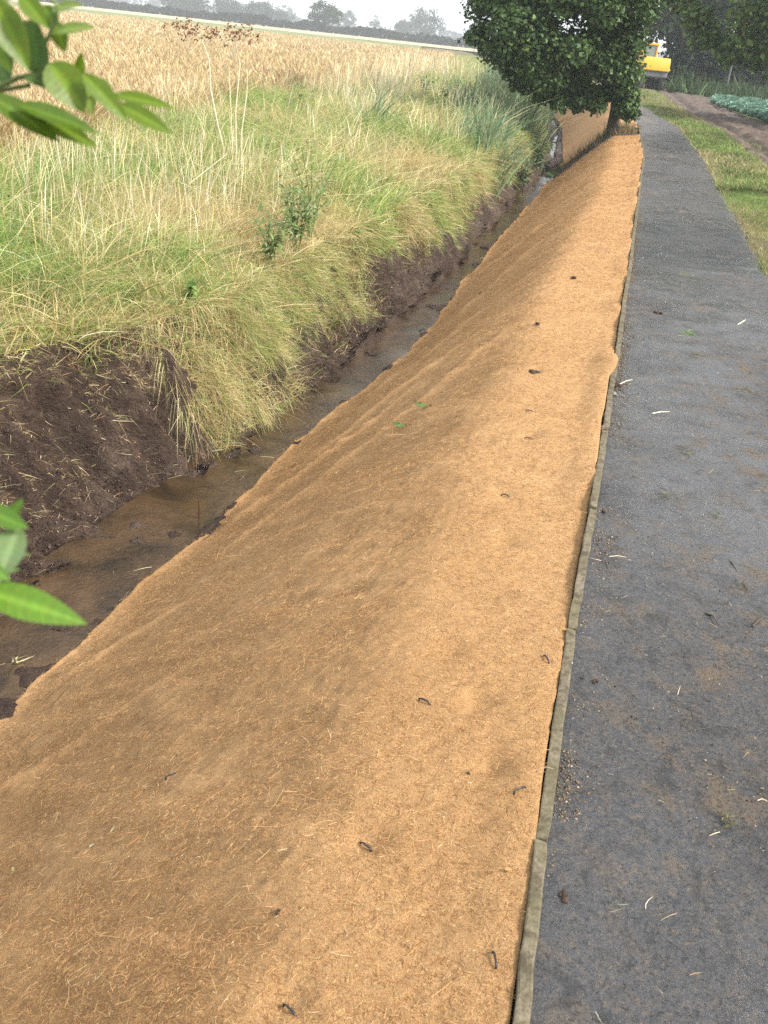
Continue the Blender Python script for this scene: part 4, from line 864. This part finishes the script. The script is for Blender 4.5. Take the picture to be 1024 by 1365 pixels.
def leafy_plant(name, x, y, h, nst, nlv, L_, W_, cols, label, cat='plant', spread=.3, group=None, z0=False):
    if cat != 'bush' and not z0: x = min(x, float(kx(y)+lip(y))-.07)
    t = empty(name, at(x, y)); tag(t, label, cat, group); tb = []; Vs, Fs, Cs = [], [], []; k = 0
    for i in range(nst):
        a = random.random()*6.28; r = spread*random.uniform(.2, 1); e = Vector((r*math.cos(a), r*math.sin(a), h*random.uniform(.7, 1)))
        P = [Vector((0, 0, 0))+e*0 + Vector((random.uniform(-.04, .04), random.uniform(-.04, .04), -.02)), Vector((e.x*.3, e.y*.3, e.z*.55)), e]
        tb.append(tube(P, [.006, .004, .002], 5))
        for j in range(nlv):
            f = .3+.7*(j+random.random())/nlv; c = P[1].lerp(P[2], (f-.55)/.45) if f > .55 else P[0].lerp(P[1], f/.55)
            az = random.random()*6.28; d = Vector((math.cos(az), math.sin(az), random.uniform(-.3, .6))).normalized(); b = d.cross(Vector((0, 0, 1))).normalized(); ll = L_*random.uniform(.7, 1.2)*(1.1-.4*f); ww = W_*random.uniform(.8, 1.1)/2
            col = np.array(random.choice(cols))*random.uniform(.8, 1.25); g_ = Vector((0, 0, -1))
            for (tt, wv) in ((0, .15), (.35, 1), (.7, .75), (1, .05)):
                cc = c+d*ll*tt+g_*ll*.35*tt*tt; Vs += [tuple(cc-b*ww*wv+Vector((0, 0, .15*ww))), tuple(cc), tuple(cc+b*ww*wv+Vector((0, 0, .15*ww)))]; Cs += [col]*3
            for r_ in range(3):
                for c2 in range(2): q_ = k+r_*3+c2; Fs.append((q_, q_+1, q_+4, q_+3))
            k += 12
    V, F = join(tb); o = link('stem', npmesh('stem', V, F, smooth=True), M['stem'], t)
    link('foliage', npmesh('foliage', np.array(Vs), Fs, np.clip(np.array(Cs), .01, .9), True), M['leaf'], t); return t
WC = [(.16, .24, .07), (.21, .30, .10), (.30, .38, .19), (.12, .18, .05)]
def gp(u, v, z=-.2):
    p = px(u, v, 1)-Vector((0, 0, EYE)); t = (z-EYE)/p.z; return p.x*t, p.y*t
x, y = gp(425, 300, -.1); leafy_plant('willow_shoot', x, y, 1.0, 8, 17, .14, .026, WC, 'tall willow shoot with grey green leaves above the near grass', spread=.42)
x, y = gp(505, 330, -.15); leafy_plant('willow_shoot', x, y, .75, 9, 22, .13, .03, WC, 'shorter willow shoot nearer the bank edge right of the tall one', spread=.3)
x, y = gp(375, 330, -.1); leafy_plant('willow_shoot', x, y, .55, 8, 20, .13, .03, WC, 'low willow shoot left of the tall one', spread=.3)
x, y = gp(565, 140); leafy_plant('dock_plant', x, y, .8, 6, 14, .2, .07, [(.05, .11, .04), (.08, .15, .05)], 'dark leafed dock plant at the crop edge nearest the tree', spread=.35)
x, y = gp(595, 145); leafy_plant('dock_plant', x, y, .55, 5, 14, .2, .08, [(.06, .13, .04), (.1, .17, .05)], 'low dark green dock just right of the taller one', spread=.35)
x, y = gp(400, 165); leafy_plant('dock_plant', x, y, .7, 4, 16, .12, .04, [(.10, .13, .04), (.16, .15, .06)], 'olive seeding dock in the middle of the long grass', spread=.4)
x, y = gp(95, 495, -.35); leafy_plant('nettle_plant', x, y, .22, 5, 8, .06, .035, [(.12, .25, .06), (.18, .32, .08)], 'small green nettle on the lip of the bare bank', spread=.12)
x, y = gp(20, 495, -.3); leafy_plant('nettle_plant', x, y, .2, 4, 8, .06, .04, [(.10, .2, .05), (.15, .26, .07)], 'dark green nettle at the left edge of the photo', spread=.12)
x, y = gp(385, 415, -.25); leafy_plant('nettle_plant', x, y, .25, 4, 8, .07, .04, [(.12, .24, .05), (.16, .3, .07)], 'bright nettle above the hanging sheaf of grass', spread=.12)
for i, (u, v, lab) in enumerate([(665, 150, 'dark reedy bush left of the tree crown'), (700, 190, 'grey green bush beside the far ditch'), (722, 175, 'small bush at the waters bend by the tree')]):
    x, y = gp(u, v, -.2); leafy_plant('bank_bush', x, y, .8, 12, 22, .2, .05, [(.13, .2, .1), (.18, .25, .12), (.09, .14, .07)], lab, 'bush', .6)
# dead stems with rusty heads
def dead_stem(base, pts_, r, head, label, grp=None):
    t = empty('dead_stem', base); tag(t, label, 'dead plant', grp); V, F = tube(pts_, [r*(1-.6*i/(len(pts_)-1)) for i in range(len(pts_))], 6); link('stem', npmesh('stem', V, F, smooth=True), M['drystem'], t)
    if head:
        e = Vector(pts_[-1]); P = np.array([tuple(e+Vector((random.gauss(0, .13), random.gauss(0, .08), random.gauss(0, .05)))) for _ in range(40)])
        V, F, c = leaves_at(P, .022, 9, np.full(40, .035), [(.20, .085, .04), (.28, .13, .06), (.14, .06, .03)]); link('seed_head', npmesh('seed_head', V, F, c), M['straw'], t)['kind'] = 'stuff'
        tb = [tube([e-Vector((0, 0, .25)), e.lerp(Vector(P[k]), .5)-Vector((0, 0, .06)), Vector(P[k])], [.003, .002, .0015], 4) for k in range(12)]
        V, F = join(tb); link('twigs', npmesh('twigs', V, F), M['drystem'], t)
def world_stem(pix, y, r, head, label):
    P = []
    for (u, v) in pix:
        d = px(u, v, 1)-Vector((0, 0, EYE)); t = y/d.y; P.append(d*t+Vector((0, 0, EYE)))
    b = P[0].copy(); g_ = float(G(b.x, b.y)); b.z = g_; dead_stem(b, [Vector((P[0].x-b.x, 0, 0))]+[p-b for p in P], r, head, label)
world_stem([(298, 198), (290, 165), (281, 120), (279, 80), (268, 50), (252, 38)], 11.6, .013, True, 'leaning dead stem with rusty seed head, leftmost of four')
world_stem([(310, 200), (308, 150), (305, 90)], 11.5, .011, False, 'plain bare dead stem, second of four from the left')
world_stem([(315, 200), (314, 150), (320, 85), (312, 45)], 11.3, .011, True, 'upright dead stem with rusty seed head, third of four')
world_stem([(322, 215), (322, 175), (329, 125), (330, 95)], 11.0, .012, False, 'curved bare dead stem, rightmost of four')
for (pix, y, lab) in [([(180, 290), (197, 270)], 7, 0), ]: pass
def straw_line(p1, p2, r, label, sag=0.):
    a, b = Vector(p1), Vector(p2); mid = a.lerp(b, .5)-Vector((0, 0, sag)); t = link('bent_stalk', None)
    bpy.data.objects.remove(t); V, F = tube([Vector((0, 0, 0)), mid-a, b-a], [r, r*.9, r*.6], 5)
    return tag(link('bent_stalk', npmesh('bent_stalk', V, F, smooth=True), M['drystem'], loc=a), label, 'stalk')
def ph(u, v, y):
    d = px(u, v, 1)-Vector((0, 0, EYE)); t = y/d.y; return d*t+Vector((0, 0, EYE))
straw_line(ph(252, 245, 8.4), ph(303, 205, 8.9), .0028, 'long pale stalk leaning right above the near grass')
straw_line(ph(152, 270, 8.1), ph(187, 290, 7.9), .0024, 'pale bent stalk lying across the left grass')
straw_line(ph(240, 243, 8.6), ph(292, 267, 8.4), .0024, 'pale stalk slanting down below the leaning stalk')
straw_line(ph(40, 268, 7.6), ph(88, 288, 7.5), .003, 'thin stalk slanting down at the far left grass')

# ------------------------------------------------------------------ small things on the matting, path and in the ditch
def lump_mesh(r, seed, flat=.6, amp=.35, sub=3):
    bm = bmesh.new(); bmesh.ops.create_icosphere(bm, subdivisions=sub, radius=r)
    from mathutils import noise as mn
    for v in bm.verts:
        k = 1+amp*mn.noise(v.co*(2.2/r)+Vector((seed, seed*2, 0)))+amp*.5*mn.noise(v.co*(6/r)+Vector((seed, 0, 3))); v.co = Vector((v.co.x*k, v.co.y*k*1.15, v.co.z*k*flat))
    me = bpy.data.meshes.new('lump'); bm.to_mesh(me); bm.free(); return me
def lump(name, x, y, z, r, mat, label, cat, seed=1, flat=.6, amp=.4):
    me = lump_mesh(r, seed, flat, amp); return tag(link(name, me, M[mat], loc=(x, y, z+r*flat*.5), rot=(0, 0, seed)), label, cat)
def on_path(u, v): return gp(u, v, .0)
def clump_of(name, u, v, r, label, cat, n=7, mat='clod'):
    x, y = on_path(u, v); parts = []
    for i in range(n):
        me = lump_mesh(r*random.uniform(.3, .7), i+u, .7, .5, 2); A = np.array([v_.co[:] for v_ in me.vertices]); F = np.array([p.vertices[:] for p in me.polygons]); bpy.data.meshes.remove(me)
        parts.append((A+np.array([random.gauss(0, r*.5), random.gauss(0, r*.5), r*.25]), F))
    V, F = join(parts); return tag(link(name, npmesh(name, V, F), M[mat], loc=(x, y, .004)), label, cat)
clump_of('soil_clod', 752, 1198, .012, 'lowest dark soil clod on the path near the edging', 'clod')
clump_of('soil_clod', 793, 910, .009, 'small dark soil clod right of the white bird dropping', 'clod')
clump_of('soil_clod', 805, 683, .012, 'dark soil clod beside the edging halfway up the path', 'clod')
clump_of('soil_clod', 732, 1037, .012, 'dark soil crumbs pressed against the edging at its lower third', 'clod')
clump_of('soil_clod', 776, 905, .006, 'tiny brown crumb between bird dropping and dark clod', 'clod', 4)
clump_of('soil_clod', 875, 418, .02, 'dark clod on the far half of the path near the middle', 'clod')
clump_of('soil_clod', 943, 820, .008, 'dark bit of soil at the right part of the path', 'clod')
clump_of('bird_dropping', 762, 887, .006, 'white bird dropping beside the edging', 'dropping', 5, 'white')
x, y = on_path(817, 526); lump('pale_stone', x, y, 0, .018, 'stone', 'round pale stone beside the edging', 'stone', 3, .6, .2)
clump_of('soil_clod', 822, 515, .02, 'pile of dark soil and twigs behind the pale stone', 'clod', 9)
def tuft(name, u, v, n, ln, cols, label, cat='grass tuft', wd=(.0015, .003), z=None, flat=.25, r=.02):
    x, y = (u, v) if z is not None else on_path(u, v); zz = z if z is not None else .004
    az = rng.random(n)*6.283; U = unit(np.stack([np.cos(az), np.sin(az), flat*rng.random(n)], 1)); K = rng.normal(size=(n, 3))*np.array([.4, .4, .05])
    B = np.stack([rng.normal(size=n)*r, rng.normal(size=n)*r, .002+.008*rng.random(n)], 1)
    o = strips(name, B, U, K, ln*(.5+rng.random(n)), wd[0]+(wd[1]-wd[0])*rng.random(n), pal(n, cols), 3, None, M['grass']); o.location = (x, y, zz); return tag(o, label, cat)
OL = [(.12, .13, .04), (.2, .18, .07), (.3, .26, .12), (.06, .06, .025)]
tuft('grass_scrap', 968, 1095, 30, .025, OL, 'olive scrap of grass lying at the lower right of the path', r=.012)
tuft('grass_scrap', 920, 446, 40, .05, [(.2, .33, .06), (.28, .4, .1)], 'bright green sprig lying on the upper path', r=.02)
tuft('grass_scrap', 925, 475, 26, .04, OL, 'olive scrap of grass just below the bright green sprig', r=.02)
tuft('grass_scrap', 912, 368, 26, .06, [(.2, .3, .07), (.14, .2, .05)], 'small green scrap farther up the path', r=.03)
tuft('grass_scrap', 880, 660, 22, .04, OL, 'straw scrap on the middle of the path', r=.02)
tuft('grass_scrap', 915, 605, 22, .035, OL, 'brownish scrap of grass above the middle of the path', r=.015)
tuft('grass_scrap', 990, 785, 26, .03, [(.05, .045, .03), (.14, .12, .07)], 'dark scrap of roots near the right edge of the path', r=.02)
tuft('grass_scrap', 1000, 525, 30, .05, OL, 'muddy grass scrap at the right edge, upper half', r=.04)
tuft('grass_scrap', 955, 690, 18, .03, OL, 'thin straw scrap on the right side of the path', r=.02)
def stick(u1, v1, u2, v2, r, mat, label, name='straw_stalk', z=.006, cat='stalk'):
    a, b = gp(u1, v1, z), gp(u2, v2, z); a = Vector((*a, z)); b = Vector((*b, z)); m_ = a.lerp(b, .5)+Vector((0, .004, .003))-a
    V, F = tube([Vector((0, 0, 0)), m_, b-a], [r, r, r*.6], 6); return tag(link(name, npmesh(name, V, F, smooth=True), M[mat], loc=a), label, cat)
stick(983, 433, 1000, 424, .004, 'drystem', 'pale straw stalk lying on the upper right path')
stick(826, 512, 843, 506, .003, 'drystem', 'forked pale stalk by the pile of soil')
stick(870, 551, 893, 549, .003, 'drystem', 'short pale stalk across the middle of the path')
stick(812, 742, 835, 743, .0015, 'drystem', 'thin pale stalk on the left half of the path')
stick(948, 818, 958, 834, .0022, 'bark', 'thin dark twig on the right side of the path', 'dark_twig', cat='twig')
stick(971, 745, 983, 762, .003, 'bark', 'dark twig above the right hand scrap of roots', 'dark_twig', cat='twig')
stick(1003, 835, 1020, 822, .003, 'bark', 'dark twig touching the right edge of the photo', 'dark_twig', cat='twig')
stick(1010, 1067, 1023, 1068, .0012, 'drystem', 'straw stalk at the lower right edge of the path')
# steel pegs
def peg(u, v, ang, label, L_=.035):
    x, y = gp(u, v, -.02)
    z = matz(x, y); bm = empty('steel_peg', (x, y, z), (0, 0, 0)); bpy.data.objects.remove(bm)
    d = Vector((math.cos(ang), math.sin(ang), 0)); P = [-d*L_*.5+Vector((0, 0, -.015)), -d*L_*.5+Vector((0, 0, .004)), -d*L_*.3+Vector((0, 0, .008)), d*L_*.3+Vector((0, 0, .009)), d*L_*.5+Vector((0, 0, .003)), d*L_*.5+Vector((0, 0, -.015))]
    V, F = tube(P, [.0026]*6, 6); tag(link('steel_peg', npmesh('steel_peg', V, F, smooth=True), M['peg'], loc=(x, y, z)), label, 'peg', 'dark pegs pinning the matting')
for (u, v, a, lab) in [(490, 1112, -.7, 'dark peg in the matting, second from the bottom of the photo'), (388, 1328, -.7, 'lowest dark peg near the bottom edge of the photo'), (566, 935, -.6, 'dark peg in a dimple above the lower third of the matting'), (690, 1068, .6, 'peg against the edging beside the pressed soil crumbs'),
                       (657, 1290, 1.7, 'peg against the edging near the bottom edge'), (726, 890, 1.9, 'peg against the edging beside the bird dropping'), (705, 583, -.3, 'curved peg below the soil patch on the matting'), (675, 655, -.4, 'faint dark peg on the middle of the matting'), (706, 547, -.1, 'small peg just below the soil patch'),
                       (228, 900, .6, 'dark peg on the slope nearest the ditch')]: peg(u, v, a, lab)
def mat_lump(u, v, r, label, n=5, mat='clod', name='soil_clod', cat='clod', z=-.03):
    x, y = gp(u, v, z); o = clump_of(name, u, v, r, label, cat, n, mat); o.location = (x, y, matz(x, y)+.002); return o
mat_lump(713, 495, .028, 'dark soil patch on the upper matting', 8)
mat_lump(718, 428, .02, 'small dark clod on the upper matting', 4); mat_lump(372, 1190, .006, 'tiny brown crumb on the lower matting', 5); mat_lump(624, 1036, .004, 'dark speck left of the pressed soil crumbs', 4)
mat_lump(655, 290, .04, 'dark clod on the far matting', 4); mat_lump(765, 372, .03, 'dark crumb close to the edging far up', 3)
def flat_leaf(u, v, ang, L_, W_, col, label, z=-.05, name='fallen_leaf'):
    x, y = gp(u, v, z); zz = matz(x, y)+.003; me = leaf_mesh(L_, W_, .35, -.1, col); me.materials.append(M['freshleaf'])
    return tag(link(name, me, None, loc=(x, y, zz+.002), rot=(.2, -.4 if z < -.2 else 0, ang)), label, 'leaf')
flat_leaf(147, 1097, -.5, .022, .009, (.6, .58, .38), 'pale fallen leaf on the lower slope, right of two', -.42)
flat_leaf(118, 1117, -1.0, .018, .012, (.62, .6, .4), 'pale crumpled fallen leaf on the lower slope, left of two', -.45)
flat_leaf(15, 1135, .3, .016, .01, (.5, .5, .2), 'yellowish fallen leaf at the left edge', -.6)
flat_leaf(98, 1118, -1.3, .012, .008, (.16, .08, .04), 'dark brown curled leaf beside the pale pair', -.45)
flat_leaf(40, 941, -1, .016, .008, (.6, .55, .4), 'pale scrap on the mat edge near the ditch', -.95)
flat_leaf(680, 1172, 1.9, .02, .012, (.5, .3, .14), 'curled orange leaf against the edging', -.02)
for (u, v, lab) in [(543, 546, 'left green sprig lying on the matting'), (570, 532, 'right green sprig lying on the matting')]:
    x, y = gp(u, v, -.3); t = empty('green_sprig', (x, y, matz(x, y)+.004)); tag(t, lab, 'sprig')
    for j in range(7):
        me = leaf_mesh(.055+.008*j, .022, .3, .1, (.10, .19, .05)); me.materials.append(M['freshleaf']); link('leaf', me, None, t, loc=((j-3)*.018, (j-3)*.014, .004+.002*j), rot=(.2, -.5, j*1.1-1))
# ditch debris
for i, (u, v, r, lab) in enumerate([(185, 720, .045, 'flat grey mud lump in the middle of the near water'), (232, 712, .04, 'dark mud lump beside the upright stick'), (340, 600, .05, 'mud lump below the hanging sheaf of grass'), (80, 835, .035, 'mud lump under the lower left twig'), (495, 470, .07, 'mud lump in the middle stretch of water'),
                                    (578, 408, .08, 'dark mud lump by the mat edge farther up'), (650, 330, .10, 'broad mud lump against the far matting edge'), (636, 352, .07, 'mud lump left of the broad far one'), (5, 945, .07, 'black mud lump at the left edge where matting meets water')]):
    x, y = gp(u, v, WAT); lump('mud_lump', x, y, WAT-.012-r*.1, r, 'clay', lab, 'mud lump', i+2, .35, .55)
x, y = gp(265, 690, WAT); V, F = tube([(0, 0, -.05), (.004, 0, .06), (-.003, .01, .14)], [.007, .006, .004], 7)
tag(link('upright_stick', npmesh('upright_stick', V, F, smooth=True), plain('red_brown_stick', (.10, .045, .03), .7), loc=(x, y, WAT)), 'reddish stick standing upright in the shallow water', 'stick')
tuft('grass_scrap', *gp(22, 885, WAT), 14, .05, [(.6, .55, .3), (.5, .5, .3)], 'pale scrap of grass floating at the left edge', z=WAT+.004, r=.012, wd=(.004, .007))
n = 900; yv = 25+4*rng.random(n); x = kx(yv)+wl(yv)+.3*rng.random(n)+.1
V, F, c = leaves_at(np.stack([x, yv, np.full(n, WAT+.02)], 1), .05, 2, np.full(n, .04), [(.16, .25, .08), (.3, .36, .16)]); tag(link('added_weed', npmesh('added_weed', V, F, c), M['leaf']), 'green weed added to cover the bright water by the far bend', 'weed', kind='stuff')  # weed added here to break up the white sky reflection on the water

# ------------------------------------------------------------------ air
bm = bmesh.new(); bevel_box(bm, (-830, -18, -4), (840, 1170, 26)); m = N('haze_air')
for n_ in [m.out]: pass
v = m.n('VolumePrincipled', None, Color=(.86, .92, 1.0), Density=.00085); m.t.links.new(v.outputs[0], m.out.inputs['Volume'])
tag(bm_obj('haze', bm, m.m), 'pale damp haze over the fields', 'haze', kind='stuff')
